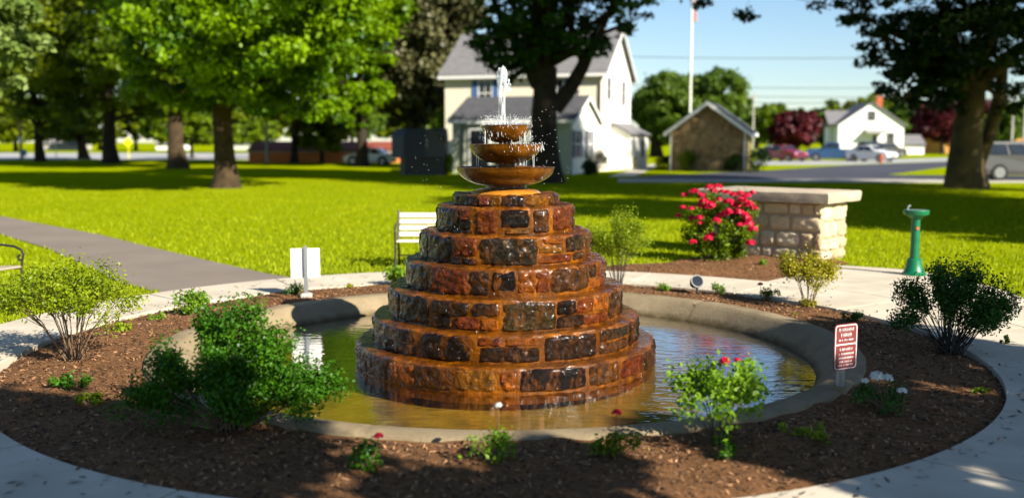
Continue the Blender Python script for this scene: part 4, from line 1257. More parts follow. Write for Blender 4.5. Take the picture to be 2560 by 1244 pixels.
# big tree before the house
b = G(1362, 457)
tree('maple_tree', 'big dark maple with forked limbs standing in front of the cream house', b, .62, 5.2,
     [limb_px(b, [(1385, 270), (1420, 230), (1455, 170), (1490, 90), (1540, 0)], [.42, .34, .3, .22, .12]),
      limb_px(b, [(1345, 210), (1300, 120), (1260, 60), (1220, -30)], [.36, .28, .2, .1]),
      limb_px(b, [(1358, 220), (1350, 100), (1360, -60)], [.55, .46, .3]),
      limb_px(b, [(1460, 160), (1430, 80), (1420, -20)], [.2, .16, .1]),
      limb_px(b, [(1300, 120), (1230, 130), (1190, 135)], [.12, .08, .03])],
     [crown_px(b, 1250, 60, 75, 75), crown_px(b, 1240, 125, 60, 35), crown_px(b, 1300, 80, 70, 70, 1, -1), crown_px(b, 1430, 50, 90, 80, 1, 1), crown_px(b, 1490, 100, 55, 50), crown_px(b, 1570, 10, 90, 38), crown_px(b, 1290, 190, 35, 28), crown_px(b, 1400, -130, 340, 110), crown_px(b, 1350, -300, 330, 150), crown_px(b, 1350, -480, 300, 150), crown_px(b, 1450, 115, 75, 40, 1, -1), crown_px(b, 1300, 135, 70, 35, 1, -1), crown_px(b, 1545, 60, 55, 45), crown_px(b, 1205, 150, 35, 25), crown_px(b, 1215, 80, 50, 55), crown_px(b, 1275, 165, 40, 22), crown_px(b, 1360, 60, 100, 60, 1, -2)],
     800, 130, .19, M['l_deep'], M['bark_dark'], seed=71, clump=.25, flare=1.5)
# big tree on the right
b = G(2415, 470)
rt = tree('maple_tree', 'massive dark maple on the right with a sunlit patch on its trunk', b, .60, 4.2,
     [limb_px(b, [(2420, 250), (2470, 190), (2540, 130), (2620, 60)], [.4, .3, .24, .15]),
      limb_px(b, [(2405, 230), (2380, 120), (2360, 0)], [.42, .35, .22]),
      limb_px(b, [(2440, 420), (2475, 330), (2500, 240), (2510, 150)], [.3, .28, .25, .18], [.5, .5, .5, .5]),
      limb_px(b, [(2385, 130), (2280, 70), (2190, 55), (2110, 22), (1985, -4)], [.10, .06, .045, .03, .012]),
      limb_px(b, [(2190, 55), (2130, -40), (1900, -60), (1864, 20)], [.03, .022, .016, .006]),
      limb_px(b, [(1900, -60), (1780, -40), (1742, 20)], [.03, .02, .008])],
     [crown_px(b, 2300, 120, 120, 90), crown_px(b, 2260, 220, 75, 60), crown_px(b, 2420, 90, 150, 100, 1, -1), crown_px(b, 2350, 250, 90, 35), crown_px(b, 2540, 210, 90, 70), crown_px(b, 2160, 30, 80, 30), crown_px(b, 2230, 60, 70, 45), crown_px(b, 2500, 20, 120, 90), crown_px(b, 2400, -170, 400, 130), crown_px(b, 2480, -330, 380, 150),
      crown_px(b, 1865, 32, 22, 16), crown_px(b, 1745, 15, 30, 14), crown_px(b, 2180, 150, 30, 22), crown_px(b, 2075, 10, 40, 10), crown_px(b, 2125, 48, 40, 16), crown_px(b, 2200, 110, 50, 35), crown_px(b, 2350, 160, 110, 90, 1, -1)],
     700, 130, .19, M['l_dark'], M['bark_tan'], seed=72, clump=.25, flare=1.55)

# trees standing outside the picture whose shade falls across the near ground
def shade_tree(x, y, r, z, lab, seed, n=60):
    tree('shade_tree', lab, Vector((x, y, 0)), .28, z - r * .5, [], [(0, 0, z, r, r, r * .75)], n, 80, .22, M['l_mid'], M['bark'], seed=seed, clump=.27)
for x, y, r, z, lab, sd, n_ in ((2.4, -.4, 1.9, 4.7, 'leafy tree behind the viewer shading the left front walk', 81, 30),
                                (8.9, .6, 1.5, 4.6, 'leafy tree behind the viewer shading the right front walk', 82, 28),
                                (6.2, -1.0, 1.3, 4.6, 'leafy tree behind the viewer shading the middle of the front mulch', 87, 16),
                                (9.5, 3.3, 1.5, 4.6, 'smaller leafy tree at the right shading the dark shrub', 83, 22),
                                (13.0, 19.5, 3.8, 8.5, 'leafy tree beyond the right edge shading the lawn behind the roses', 84, 90),
                                (18.5, 17.0, 4.0, 8.0, 'leafy tree beyond the right edge shading the lawn by the drinking fountain', 85, 90),
                                (23.0, 21.5, 4.5, 8.0, 'leafy tree beyond the right edge shading the lawn before the big right maple', 86, 100),
                                (20.5, 28.5, 5.0, 8.5, 'leafy tree beyond the right edge shading the lawn before the driveway', 88, 110),
                                (19.5, 25.0, 5.0, 13.0, 'tallest leafy tree beyond the right edge shading the lawn before the big left maple', 89, 110),
                                (22.0, 24.3, 4.5, 20.0, 'very tall tree beyond the right edge shading the maple by the house', 90, 90),
                                (31.0, 27.5, 4.5, 13.5, 'tall tree beyond the right edge shading the trunk of the big right maple', 91, 60),
                                (29.8, 48.0, 4.0, 16.0, 'tall tree beyond the right edge shading the stone shed', 93, 60),
                                (22.6, 11.0, 3.5, 8.0, 'leafy tree at the right shading the grass behind the dark shrub', 92, 60)):
    shade_tree(x, y, r, z, lab, sd, n_)

# ------------------------------------------------------------------ background woods, tree by tree
random.seed(101)
bgl = 'trees along the far side of the left street'
lab_l = 'distant green tree across the left street'
for i, (px, hy, rx) in enumerate((q[0], q[1] - 45, q[2]) for q in ((-60, 270, 90), (40, 300, 70), (130, 270, 90), (250, 285, 80), (340, 300, 60), (430, 270, 90), (560, 290, 80), (660, 280, 80), (770, 300, 70), (880, 280, 90), (990, 285, 80), (1090, 300, 60))):
    yb = random.uniform(374, 381); b = G(px, yb)
    cy_ = (hy + 355) / 2
    tree('distant_tree', lab_l, b, .35, 3.2, [], [crown_px(b, px, cy_, rx, (355 - hy) / 2), crown_px(b, px + rx * .3, cy_ - 12, rx * .7, (355 - hy) / 2.2)], 46, 70, .8, M[['l_far', 'l_olive', 'l_mid'][i % 3]], M['bark_dark'], group=bgl, seed=102 + i)
b = G(1640, 393)
tree('round_tree', 'wide rounded green tree rising behind the stone shed', b, .6, 3.0, [], [crown_px(b, 1660, 270, 80, 90), crown_px(b, 1780, 245, 85, 75), crown_px(b, 1715, 290, 110, 70), crown_px(b, 1845, 290, 40, 55), crown_px(b, 1620, 310, 40, 50)], 210, 110, .42, M['l_far'], M['bark_dark'], seed=121, squash=.75)
gr = 'trees forming the wood behind the white house'
for i, (px, yt, rx, mt) in enumerate(((1890, 270, 40, 'l_far'), (1925, 258, 48, 'l_mid'), (1985, 280, 45, 'l_far'), (2060, 262, 60, 'l_far'), (2120, 250, 55, 'l_olive'), (2190, 238, 60, 'l_mid'), (2260, 250, 60, 'l_far'), (2330, 262, 55, 'l_mid'), (2400, 250, 60, 'l_far'), (2480, 262, 55, 'l_olive'), (2550, 255, 60, 'l_far'), (2620, 262, 60, 'l_mid'))):
    b = G(px, random.uniform(371, 374))
    tree('wood_tree', 'tree in the wood behind the white gabled house', b, .5, 4, [], [crown_px(b, px, (yt + 345) / 2 + 10, rx, (345 - yt) / 2), crown_px(b, px + 12, (yt + 345) / 2 - 4, rx * .75, (345 - yt) / 2)], 44, 75, 1.1, M[mt], M['bark_dark'], group=gr, seed=131 + i, squash=.8)
b = G(1990, 392)
tree('purple_plum_tree', 'round purple leafed tree behind the maroon car', b, .3, 1.8, [], [crown_px(b, 1990, 325, 60, 40), crown_px(b, 1985, 305, 45, 25)], 80, 90, .45, M['l_purple'], M['bark_dark'], seed=151, squash=.8)
b = G(2355, 385)
tree('purple_plum_tree', 'purple leafed tree behind the orange fence and big maple', b, .3, 2.2, [], [crown_px(b, 2350, 300, 60, 50), crown_px(b, 2440, 285, 50, 35), crown_px(b, 2310, 320, 40, 30)], 90, 80, .55, M['l_purple'], M['bark_dark'], seed=152, squash=.8)
b = G(2500, 388)
tree('young_tree', 'light green tree behind the silver vehicle at the right edge', b, .25, 2, [], [crown_px(b, 2500, 320, 45, 40)], 40, 80, .45, M['l_far'], M['bark_dark'], seed=153)

def shrub(name, label, base, parts, nleaf, size, lm, seed, cat='shrub'):
    g = np.random.default_rng(seed); random.seed(seed)
    t = thing(name, label, cat, base)
    mb = MB()
    for k in range(7):
        a = 6.28 * k / 7; p = parts[k % len(parts)]
        mb.tube([(p[0] * .5, p[1] * .5, -.02), (p[0] + math.cos(a) * p[3] * .4, p[1] + math.sin(a) * p[4] * .4, p[2] * .8), (p[0] + math.cos(a) * p[3] * .75, p[1] + math.sin(a) * p[4] * .75, p[2])], [.03, .02, .008], 6)
    mb.build('stem', M['twig_dark'], t)
    cen = np.array([p[:3] for p in parts]); rd_ = np.array([p[3:] for p in parts])
    m = 26; C = np.repeat(cen, m, 0); Q = np.repeat(rd_, m, 0)
    d = unit(g.normal(size=C.shape)); C = C + d * Q * (g.uniform(.3, 1, len(C)) ** .5)[:, None] * .8
    C[:, 2] = np.maximum(C[:, 2], .08)
    V, T = leaf_cloud(C, Q.mean(1) * .34, max(6, nleaf // len(C)), size, .4, .6, 1.6, .2, g)
    fast_mesh('foliage', V, 4, lm, t, T)
    return t
b = G(1490, 437)
shrub('round_shrub', 'clipped round blackish green shrub at the corner of the house extension', b, [(0, 0, .75, .72, .7, .72), (-.4, -.2, .4, .5, .5, .4)], 5200, .075, M['l_dark'], 161)
b = G(1114, 437)
shrub('shrub', 'sunlit yellow green shrub between the dark container and the house', b, [(0, 0, .5, .5, .5, .5), (.1, 0, .9, .35, .35, .3)], 2200, .10, M['l_yellow'], 162)
b = G(1575, 425)
shrub('shrub', 'golden grassy tuft at the right corner of the house', b, [(0, 0, .45, .4, .4, .5)], 900, .14, M['l_gold'], 163)
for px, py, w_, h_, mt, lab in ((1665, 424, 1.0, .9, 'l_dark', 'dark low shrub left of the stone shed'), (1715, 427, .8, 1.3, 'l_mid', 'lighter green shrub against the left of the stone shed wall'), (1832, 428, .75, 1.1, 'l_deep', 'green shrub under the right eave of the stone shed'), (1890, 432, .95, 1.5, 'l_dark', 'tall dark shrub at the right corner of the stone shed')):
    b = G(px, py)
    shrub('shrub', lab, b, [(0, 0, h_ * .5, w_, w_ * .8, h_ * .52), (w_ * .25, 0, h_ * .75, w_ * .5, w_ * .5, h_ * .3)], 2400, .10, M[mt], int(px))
b = Vector((-3.6, 70, 0))
tree('young_tree', 'sunlit lime green tree behind the left corner of the house', b, .2, 1.6, [], [(0, 0, 3.2, 1.7, 1.5, 1.7)], 40, 90, .26, M['l_yellow'], M['bark_dark'], seed=165)

# ------------------------------------------------------------------ houses
def face_x(px, o, d):
    """distance along direction d from point o where the photo's column px meets that wall"""
    k = (px - 1280) / F
    # camera space depth uses height ~H: depth = y*CP
    k *= CP
    return (k * o.y - o.x) / (d.x - k * d.y)

PHI = R(19)
C0 = G(1506, 428); cphi, sphi = math.cos(PHI), math.sin(PHI)
EX, EY = Vector((cphi, -sphi, 0)), Vector((sphi, cphi, 0))
hs = thing('cream_house', 'two storey cream house with grey roof and blue shutters behind the maple', 'house', C0, -PHI)
LW = -face_x(1113, C0, EX); LD = 8.0
EAVE = Wp(1506, 176, C0.y).z; RIDGE = EAVE + 2.85
def zat(px, py, o, d):
    s = face_x(px, o, d); q = o + d * s
    return Wp(px, py, q.y).z
mb = MB()
mb.add([(-LW, 0, 0), (0, 0, 0), (0, 0, EAVE), (-LW, 0, EAVE)], [(0, 1, 2, 3)], 0)
mb.add([(-LW, LD, 0), (0, LD, 0), (0, LD, EAVE), (-LW, LD, EAVE)], [(3, 2, 1, 0)], 0)
mb.add([(0, 0, 0), (0, LD, 0), (0, LD, EAVE), (0, LD / 2, RIDGE), (0, 0, EAVE)], [(0, 1, 2, 3, 4)], 1)
mb.add([(-LW, 0, 0), (-LW, LD, 0), (-LW, LD, EAVE), (-LW, LD / 2, RIDGE), (-LW, 0, EAVE)], [(4, 3, 2, 1, 0)], 1)
mb.build('wall', [M['clap_cream'], M['clap_white']], hs)
def gable_roof(parent, x0, x1, y0, y1, ze, zr, ov, th, mat, trim, axis='x'):
    ym = (y0 + y1) / 2; sl_ = (zr - ze) / (ym - y0)
    mb = MB()
    a = ze - ov * sl_
    mb.slab([(x0 - ov, y0 - ov, a + .02), (x1 + ov, y0 - ov, a + .02), (x1 + ov, ym, zr + .02), (x0 - ov, ym, zr + .02)], th)
    mb.slab([(x0 - ov, ym, zr + .02), (x1 + ov, ym, zr + .02), (x1 + ov, y1 + ov, a + .02), (x0 - ov, y1 + ov, a + .02)], th)
    rf = mb.build('roof', mat, parent)
    mb = MB()
    mb.box(((x0 + x1) / 2, y0 - ov - .03, a - .02), (x1 - x0 + 2 * ov, .05, .20)); mb.box(((x0 + x1) / 2, y1 + ov + .03, a - .02), (x1 - x0 + 2 * ov, .05, .20))
    for x in (x0 - ov - .03, x1 + ov + .005):
        mb.add([(x, y0 - ov, a - .12), (x, ym, zr - .12), (x, ym, zr + .06), (x, y0 - ov, a + .06), (x + .03, y0 - ov, a - .12), (x + .03, ym, zr - .12), (x + .03, ym, zr + .06), (x + .03, y0 - ov, a + .06)],
               [(0, 1, 2, 3), (7, 6, 5, 4), (0, 4, 5, 1), (3, 2, 6, 7)])
        mb.add([(x, y1 + ov, a - .12), (x, ym, zr - .12), (x, ym, zr + .06), (x, y1 + ov, a + .06), (x + .03, y1 + ov, a - .12), (x + .03, ym, zr - .12), (x + .03, ym, zr + .06), (x + .03, y1 + ov, a + .06)],
               [(0, 1, 2, 3), (7, 6, 5, 4), (0, 4, 5, 1), (3, 2, 6, 7)])
    mb.build('fascia', trim, rf)
    return rf
gable_roof(hs, -LW, 0, 0, LD, EAVE, RIDGE, .35, .12, M['roof'], M['white'])
# soffit shading is real: the eave overhangs the wall
def window(parent, plane, u0, u1, z0, z1, off, shut=None, sw=.38, frame=None, panes=(2, 2), name='window'):
    """plane 'f': wall facing local -y at y=off, 's': wall facing +x at x=off"""
    def P3(u, d, z): return (u, off - d, z) if plane == 'f' else (off + d, u, z)
    def bx(mb, ua, ub, za, zb, da, db):
        vs = [P3(u, d, z) for d in (da, db) for u, z in ((ua, za), (ub, za), (ub, zb), (ua, zb))]
        mb.add(vs, [(0, 1, 2, 3), (7, 6, 5, 4), (0, 4, 5, 1), (1, 5, 6, 2), (2, 6, 7, 3), (3, 7, 4, 0)])
    mb = MB(); t_ = .07
    bx(mb, u0 - t_, u1 + t_, z1, z1 + t_, .005, .06); bx(mb, u0 - t_, u1 + t_, z0 - t_, z0, .005, .08)
    bx(mb, u0 - t_, u0, z0, z1, .005, .06); bx(mb, u1, u1 + t_, z0, z1, .005, .06)
    if panes[1] > 1: bx(mb, u0, u1, (z0 + z1) / 2 - .03, (z0 + z1) / 2 + .03, .015, .05)
    if panes[0] > 1: bx(mb, (u0 + u1) / 2 - .015, (u0 + u1) / 2 + .015, z0, z1, .018, .045)
    wn = mb.build(name, frame or M['white'], parent)
    mb = MB(); bx(mb, u0, u1, z0, z1, .004, .02); mb.build('pane', M['glass'], wn)
    if shut:
        for ua in (u0 - t_ - sw - .02, u1 + t_ + .02):
            mb = MB(); bx(mb, ua, ua + sw, z0 - .05, z1 + .05, .006, .05)
            mb.build('shutter', shut, parent)
    return wn
u0, u1 = face_x(1198, C0, EX), face_x(1229, C0, EX)
z1 = zat(1212, 203, C0, EX)
window(hs, 'f', u0, u1, z1 - 1.55, z1, 0, M['blue'], .38)
window(hs, 'f', -3.4, -2.6, z1 - 1.55, z1, 0, M['blue'], .38)
Cs = C0
for ps, za, zb in (((1516, 1524), 195, 245), ((1553, 1560), 205, 260)):
    ua, ub = face_x(ps[0], C0, EY), face_x(ps[1], C0, EY)
    window(hs, 's', ua, ub, zat(ps[0], zb, C0, EY), zat(ps[0], za, C0, EY), 0, None, frame=M['greypaint'])
mb = MB(); mb.tube([(-.10, -.08, EAVE - .4), (-.10, -.08, 0)], .07, 8); mb.build('downspout', M['cream'], hs)
# low extension on the sunny gable side
XE = 1.3
mb = MB()
mb.add([(0.01, 2.2, 0), (XE, 2.2, 0), (XE, 2.2, 2.3), (0.01, 2.2, 2.95)], [(0, 1, 2, 3)])
mb.add([(XE, 2.2, 0), (XE, 7.6, 0), (XE, 7.6, 2.3), (XE, 2.2, 2.3)], [(0, 1, 2, 3)])
mb.add([(0.01, 7.6, 0), (XE, 7.6, 0), (XE, 7.6, 2.3), (0.01, 7.6, 2.95)], [(3, 2, 1, 0)])
mb.build('side_porch_wall', M['clap_white'], hs)
mb = MB(); mb.slab([(0.01, 2.0, 3.0), (0.01, 7.8, 3.0), (XE + .2, 7.8, 2.25), (XE + .2, 2.0, 2.25)], -.09); mb.build('side_porch_roof', M['roof'], hs)
window(hs, 's', 5.6, 6.3, .9, 2.0, XE, None, frame=M['greypaint'])
# single storey front extension
C2 = G(1430, 436)
rel = C2 - C0; ax1 = rel.dot(EX); ay0 = rel.dot(EY)
AL = -face_x(1131, C2, EX); AW = -ay0 - .02
ax0 = ax1 - AL
AE = Wp(1430, 298, C2.y).z; AR = AE + 1.35
mb = MB()
mb.add([(ax0, ay0, 0), (ax1, ay0, 0), (ax1, ay0, AE), (ax0, ay0, AE)], [(0, 1, 2, 3)], 0)
mb.add([(ax1, ay0, 0), (ax1, ay0 + AW, 0), (ax1, ay0 + AW, AE), (ax1, ay0 + AW / 2, AR), (ax1, ay0, AE)], [(0, 1, 2, 3, 4)], 1)
mb.add([(ax0, ay0, 0), (ax0, ay0 + AW, 0), (ax0, ay0 + AW, AE), (ax0, ay0 + AW / 2, AR), (ax0, ay0, AE)], [(4, 3, 2, 1, 0)], 0)
mb.build('extension_wall', [M['clap_shaded'], M['clap_white']], hs)
rf = gable_roof(hs, ax0, ax1, ay0, ay0 + AW - .28, AE, AR, .22, .10, M['roofdark'], M['white'])
rf.name = 'extension_roof'
def ux(px): return ax1 + face_x(px, C2, EX)
def uz(px, py): return zat(px, py, C2, EX)
dr = MB()
def fbox(mb, ua, ub, za, zb, da, db, off): 
    mb.add([(u, off - d, z) for d in (da, db) for u, z in ((ua, za), (ub, za), (ub, zb), (ua, zb))], [(0, 1, 2, 3), (7, 6, 5, 4), (0, 4, 5, 1), (1, 5, 6, 2), (2, 6, 7, 3), (3, 7, 4, 0)])
fbox(dr, ux(1176), ux(1222), 0.02, uz(1190, 327), .004, .03, ay0); dr.build('door', M['door'], hs)
mb = MB(); fbox(mb, ux(1176) - .1, ux(1176), 0, uz(1190, 325), .004, .06, ay0); fbox(mb, ux(1222), ux(1222) + .1, 0, uz(1190, 325), .004, .06, ay0); fbox(mb, ux(1176) - .1, ux(1222) + .1, uz(1190, 325), uz(1190, 325) + .1, .004, .07, ay0); mb.build('door_frame', M['white'], hs)
dr = MB(); fbox(dr, ux(1366), ux(1388), 0.02, uz(1380, 320), .004, .03, ay0); dr.build('door', M['door'], hs)
mb = MB(); mb.tube([(ux(1158), ay0 - .08, AE - .2), (ux(1158), ay0 - .08, 0)], .055, 8); mb.build('downspout', M['iron'], hs)
for pa, pb in ((1437, 1449), (1468, 1478)):
    ua, ub = ay0 + face_x(pa, C2, EY), ay0 + face_x(pb, C2, EY)
    za = zat((pa + pb) / 2, 392, C2, EY); zb = zat((pa + pb) / 2, 328, C2, EY)
    window(hs, 's', ua, ub, za, zb, ax1, M['navy'], .42, panes=(2, 2))
mb = MB(); mb.tube([(ax1 - .7, ay0 + AW / 2 + .3, AR - .3), (ax1 - .7, ay0 + AW / 2 + .3, AR + .35)], .09, 8); mb.lathe([(.18, 0), (.20, .06), (.05, .2)], 12, (ax1 - .7, ay0 + AW / 2 + .3, AR + .3)); mb.build('vent_pipe', M['roofdark'], hs)

# stone shed
Cq = G(1858, 428)
sh = thing('stone_shed', 'small tan stone gabled shed with white trimmed eaves beside the driveway', 'shed', Cq, -R(17))
SW = 4.5; SEv = Wp(1858, 322, Cq.y).z; SR = Wp(1775, 256, Cq.y).z
mb = MB()
mb.add([(-SW, 0, 0), (0, 0, 0), (0, 0, SEv), (-SW / 2, 0, SR), (-SW, 0, SEv)], [(0, 1, 2, 3, 4)])
mb.add([(-SW, 6, 0), (0, 6, 0), (0, 6, SEv), (-SW / 2, 6, SR), (-SW, 6, SEv)], [(4, 3, 2, 1, 0)])
mb.add([(0, 0, 0), (0, 6, 0), (0, 6, SEv), (0, 0, SEv)], [(0, 1, 2, 3)]); mb.add([(-SW, 0, 0), (-SW, 6, 0), (-SW, 6, SEv), (-SW, 0, SEv)], [(3, 2, 1, 0)])
mb.build('stone_wall', M['rubble'], sh)
ov = .45; sl2 = (SR - SEv) / (SW / 2)
mb = MB()
mb.slab([(0 + ov, -ov, SEv - ov * sl2), (0 + ov, 6 + ov, SEv - ov * sl2), (-SW / 2, 6 + ov, SR), (-SW / 2, -ov, SR)], .12)
mb.slab([(-SW / 2, -ov, SR), (-SW / 2, 6 + ov, SR), (-SW - ov, 6 + ov, SEv - ov * sl2), (-SW - ov, -ov, SEv - ov * sl2)], .12)
rf = mb.build('roof', M['roofdark'], sh)
mb = MB()
for sg in (1, -1):
    xe = -SW / 2 + sg * (SW / 2 + ov)
    mb.slab([(xe, -ov - .02, SEv - ov * sl2 - .16), (-SW / 2, -ov - .02, SR - .16), (-SW / 2, -ov - .02, SR + .10), (xe, -ov - .02, SEv - ov * sl2 + .10)], .04 * sg)
    mb.box((xe + sg * .03, 3, SEv - ov * sl2 - .03), (.05, 6 + 2 * ov, .22))
mb.build('fascia', M['white'], rf)
for x in (.06, -SW - .06): MB().box((x, -.06, SEv / 2 - .1), (.10, .10, SEv - .15)).build('corner_post', M['white'], sh)

# white gabled house across the street
b = G(2094, 388); sc = b.y / F
wh = thing('white_house', 'white gabled house with a grey roof and orange chimney across the street', 'house', b, -R(6))
GW = 157 * sc; GE = (388 - 312) * sc; GR = (388 - 260) * sc
mb = MB()
mb.add([(0, 0, 0), (GW, 0, 0), (GW, 0, GE), (GW / 2, 0, GR), (0, 0, GE)], [(0, 1, 2, 3, 4)])
mb.add([(GW, 0, 0), (GW, 9, 0), (GW, 9, GE), (GW, 0, GE)], [(0, 1, 2, 3)]); mb.add([(0, 0, 0), (0, 9, 0), (0, 9, GE), (0, 0, GE)], [(3, 2, 1, 0)])
mb.add([(0, 9, 0), (GW, 9, 0), (GW, 9, GE), (GW / 2, 9, GR), (0, 9, GE)], [(4, 3, 2, 1, 0)])
mb.add([(-.6, 3, 0), (0, 3, 0), (0, 3, GE), (-.6, 3, GE)], [(0, 1, 2, 3)])
mb.build('wall', M['white'], wh)
mb = MB()
mb.slab([(GW + .3, -.3, GE - .25), (GW + .3, 9.3, GE - .25), (GW / 2, 9.3, GR + .05), (GW / 2, -.3, GR + .05)], .15)
mb.slab([(GW / 2, -.3, GR + .05), (GW / 2, 9.3, GR + .05), (-.3, 9.3, GE - .25), (-.3, -.3, GE - .25)], .15)
mb.slab([(-.8, 2.6, GE), (GW / 2, 2.6, GE), (GW / 2, 6, GR - .9), (-.8, 6, GR - .9)], .12)
rf = mb.build('roof', M['roof'], wh)
mb = MB(); mb.box((GW * .66, 2.0, GR - .1), (.8, .8, 2.2)); mb.build('chimney', M['terracotta'], rf)
window(wh, 'f', GW / 2 - .45, GW / 2 + .45, GR - 2.2, GR - 1.1, 0, None, frame=M['greypaint'])
window(wh, 'f', GW * .75, GW * .85, 1.3, 2.9, 0, None, frame=M['greypaint'])
mb = MB(); mb.slab([(GW * .40, -1.3, GE - 1.2), (GW * .72, -1.3, GE - 1.2), (GW * .72, 0, GE - .7), (GW * .40, 0, GE - .7)], .1); mb.build('awning', M['greypaint'], wh)
mb = MB(); fbox(mb, GW * .53, GW * .60, 0.05, 2.6, .005, .06, 0); mb.build('door', M['door'], wh)
b = G(2252, 386); sc = b.y / F
gg = thing('garage', 'low white garage with a grey roof right of the white gabled house', 'garage', b, -R(4))
mb = MB(); w_ = 56 * sc; mb.box((w_ / 2, 2.5, 11 * sc), (w_, 5, 22 * sc)); mb.build('wall', M['white'], gg)
mb = MB(); mb.slab([(-.2, -.3, 22 * sc), (w_ + .2, -.3, 22 * sc), (w_ + .2, 2.5, 47 * sc), (-.2, 2.5, 47 * sc)], .12); mb.slab([(-.2, 2.5, 47 * sc), (w_ + .2, 2.5, 47 * sc), (w_ + .2, 5.3, 22 * sc), (-.2, 5.3, 22 * sc)], .12); mb.build('roof', M['roof'], gg)
b = G(2305, 384); sc = b.y / F
fn = thing('wooden_fence', 'orange wooden board fence beside the white garage', 'fence', b, 0)
mb = MB()
nbd = 46
for k in range(nbd): mb.box((k * 8.8 * sc + 4 * sc, 0, 19 * sc), (8.4 * sc, .05, 38 * sc + .12 * math.sin(k * 2.3)))
mb.build('board_panel', M['wood_fence'], fn)
mb = MB()
for k in range(0, nbd, 4): mb.box((k * 8.8 * sc, .08, 19 * sc), (.14, .1, 38 * sc))
mb.build('post', M['pole_wood'], fn)

# low brick building on the left
b = G(622, 407); sc = b.y / F
bk = thing('brick_building', 'long low orange brick building with a white band under its roof', 'building', b, -R(1))
BL = 372 * sc; bh = 26 * sc
mb = MB(); mb.box((BL / 2, 3, bh / 2), (BL, 6, bh)); mb.build('wall', M['brick'], bk)
mb = MB(); mb.box((BL / 2, 3, bh + .07), (BL + .1, 6.1, .13)); mb.build('white_band', M['kerb'], bk)
mb = MB(); mb.slab([(-.1, -.1, bh + .14), (BL + .1, -.1, bh + .14), (BL + .1, 3, bh + .14 + 20 * sc), (-.1, 3, bh + .14 + 20 * sc)], .1); mb.slab([(-.1, 3, bh + .14 + 20 * sc), (BL + .1, 3, bh + .14 + 20 * sc), (BL + .1, 6.1, bh + .14), (-.1, 6.1, bh + .14)], .1); mb.build('roof', M['roof_red'], bk)

# pale houses far away beyond the left street
for i, (px, w_, h_, mt, lab) in enumerate(((110, 80, 22, 'kerb', 'pale distant house glimpsed between the far left trees'), (560, 110, 22, 'greywall', 'grey distant house glimpsed right of the yellow sign'), (390, 60, 20, 'white', 'white distant house glimpsed between two park trunks'))):
    b = G(px, 375); sc = b.y / F
    t = thing('distant_house', lab, 'house', b)
    W2, H2 = w_ * sc, h_ * sc * .62
    mb = MB(); mb.box((W2 / 2, 4, H2 / 2), (W2, 8, H2)); mb.build('wall', M[mt], t)
    mb = MB(); mb.slab([(-.3, -.3, H2), (W2 + .3, -.3, H2), (W2 + .3, 4, H2 + 10 * sc), (-.3, 4, H2 + 10 * sc)], .15); mb.slab([(-.3, 4, H2 + 10 * sc), (W2 + .3, 4, H2 + 10 * sc), (W2 + .3, 8.3, H2), (-.3, 8.3, H2)], .15); mb.build('roof', M['roof'], t)
    window(t, 'f', W2 * .2, W2 * .35, .9, 2.0, 0); window(t, 'f', W2 * .6, W2 * .75, .9, 2.0, 0)

# dark container
b = G(1048, 438); sc = b.y / F
dc = thing('storage_container', 'dark grey faceted storage container raised on a darker plinth by the house', 'container', b, 0)
def ngon(x0, x1, y0, y1, c): return [(x0 + c, y0), (x1 - c * .3, y0), (x1, y0 + c * .3), (x1, y1 - c), (x1 - c, y1), (x0 + c, y1), (x0, y1 - c), (x0, y0 + c)]
mb = MB(); mb.prism(ngon(-50 * sc, 62 * sc, .15, 2.3, .3), 0, 42 * sc); mb.build('plinth', M['iron'], dc)
mb = MB()
lo, hi = ngon(-72 * sc, 68 * sc, 0, 2.6, .75), ngon(-62 * sc, 66 * sc, .1, 2.5, .7)
vs = [(x, y, 42 * sc) for x, y in lo] + [(x, y, 96 * sc) for x, y in lo] + [(x, y, 116 * sc) for x, y in hi]
fs = [tuple(range(7, -1, -1)), tuple(range(16, 24))]
for i in range(2):
    for k in range(8): fs.append((i * 8 + k, i * 8 + (k + 1) % 8, i * 8 + 8 + (k + 1) % 8, i * 8 + 8 + k))
mb.add(vs, fs); mb.build('body', M['dark_metal'], dc)
mb = MB(); mb.box((40 * sc, -.02, 78 * sc), (50 * sc, .05, 66 * sc), bev=.015); pn = mb.build('door', M['dark_metal2'], dc)
mb = MB(); mb.box((20 * sc, -.06, 76 * sc), (.04, .05, .3), bev=.01); mb.build('handle', M['steel'], pn)
mb = MB()
for k in range(5): mb.box((56 * sc, -.055, (88 + k * 3.4) * sc), (12 * sc, .02, .08))
mb.build('vent', M['iron'], pn)

# ------------------------------------------------------------------ poles, signs, wires
def pole_thing(name, label, cat, px, py, top, r, mat, cross=None):
    b = G(px, py); h = Wp(px, top, b.y).z
    t = thing(name, label, cat, b)
    MB().tube([(0, 0, -.2), (0, 0, h * .5), (0, 0, h)], [r, r * .9, r * .75], 10).build('post', mat, t)
    return t, b, h
t, b, h = pole_thing('utility_pole', 'orange brown wooden pole beside the left street', 'utility pole', 54, 398, 200, .16, M['pole_wood'])
MB().box((0, -.17, 2.0), (.3, .03, .5)).build('notice_plate', M['white'], t)
t, b, h = pole_thing('litter_bin', 'small teal bin on a post beside the orange brown pole', 'bin', 61, 398, 380, .05, M['steel'])
MB().lathe([(.22, .35), (.26, .9), (.24, .95)], 14).build('bin_body', M['teal'], t)
t, b, h = pole_thing('street_sign', 'white street sign on a thin grey post at the left street', 'street sign', 141, 398, 328, .05, M['steel'])
MB().box((0, -.08, h - .5), (.5, .03, .8), bev=.01).build('sign_panel', M['greypaint'], t)
t, b, h = pole_thing('warning_sign', 'yellow diamond warning sign on a yellow post at the left street', 'sign', 322, 397, 345, .055, M['sign_yellow'])
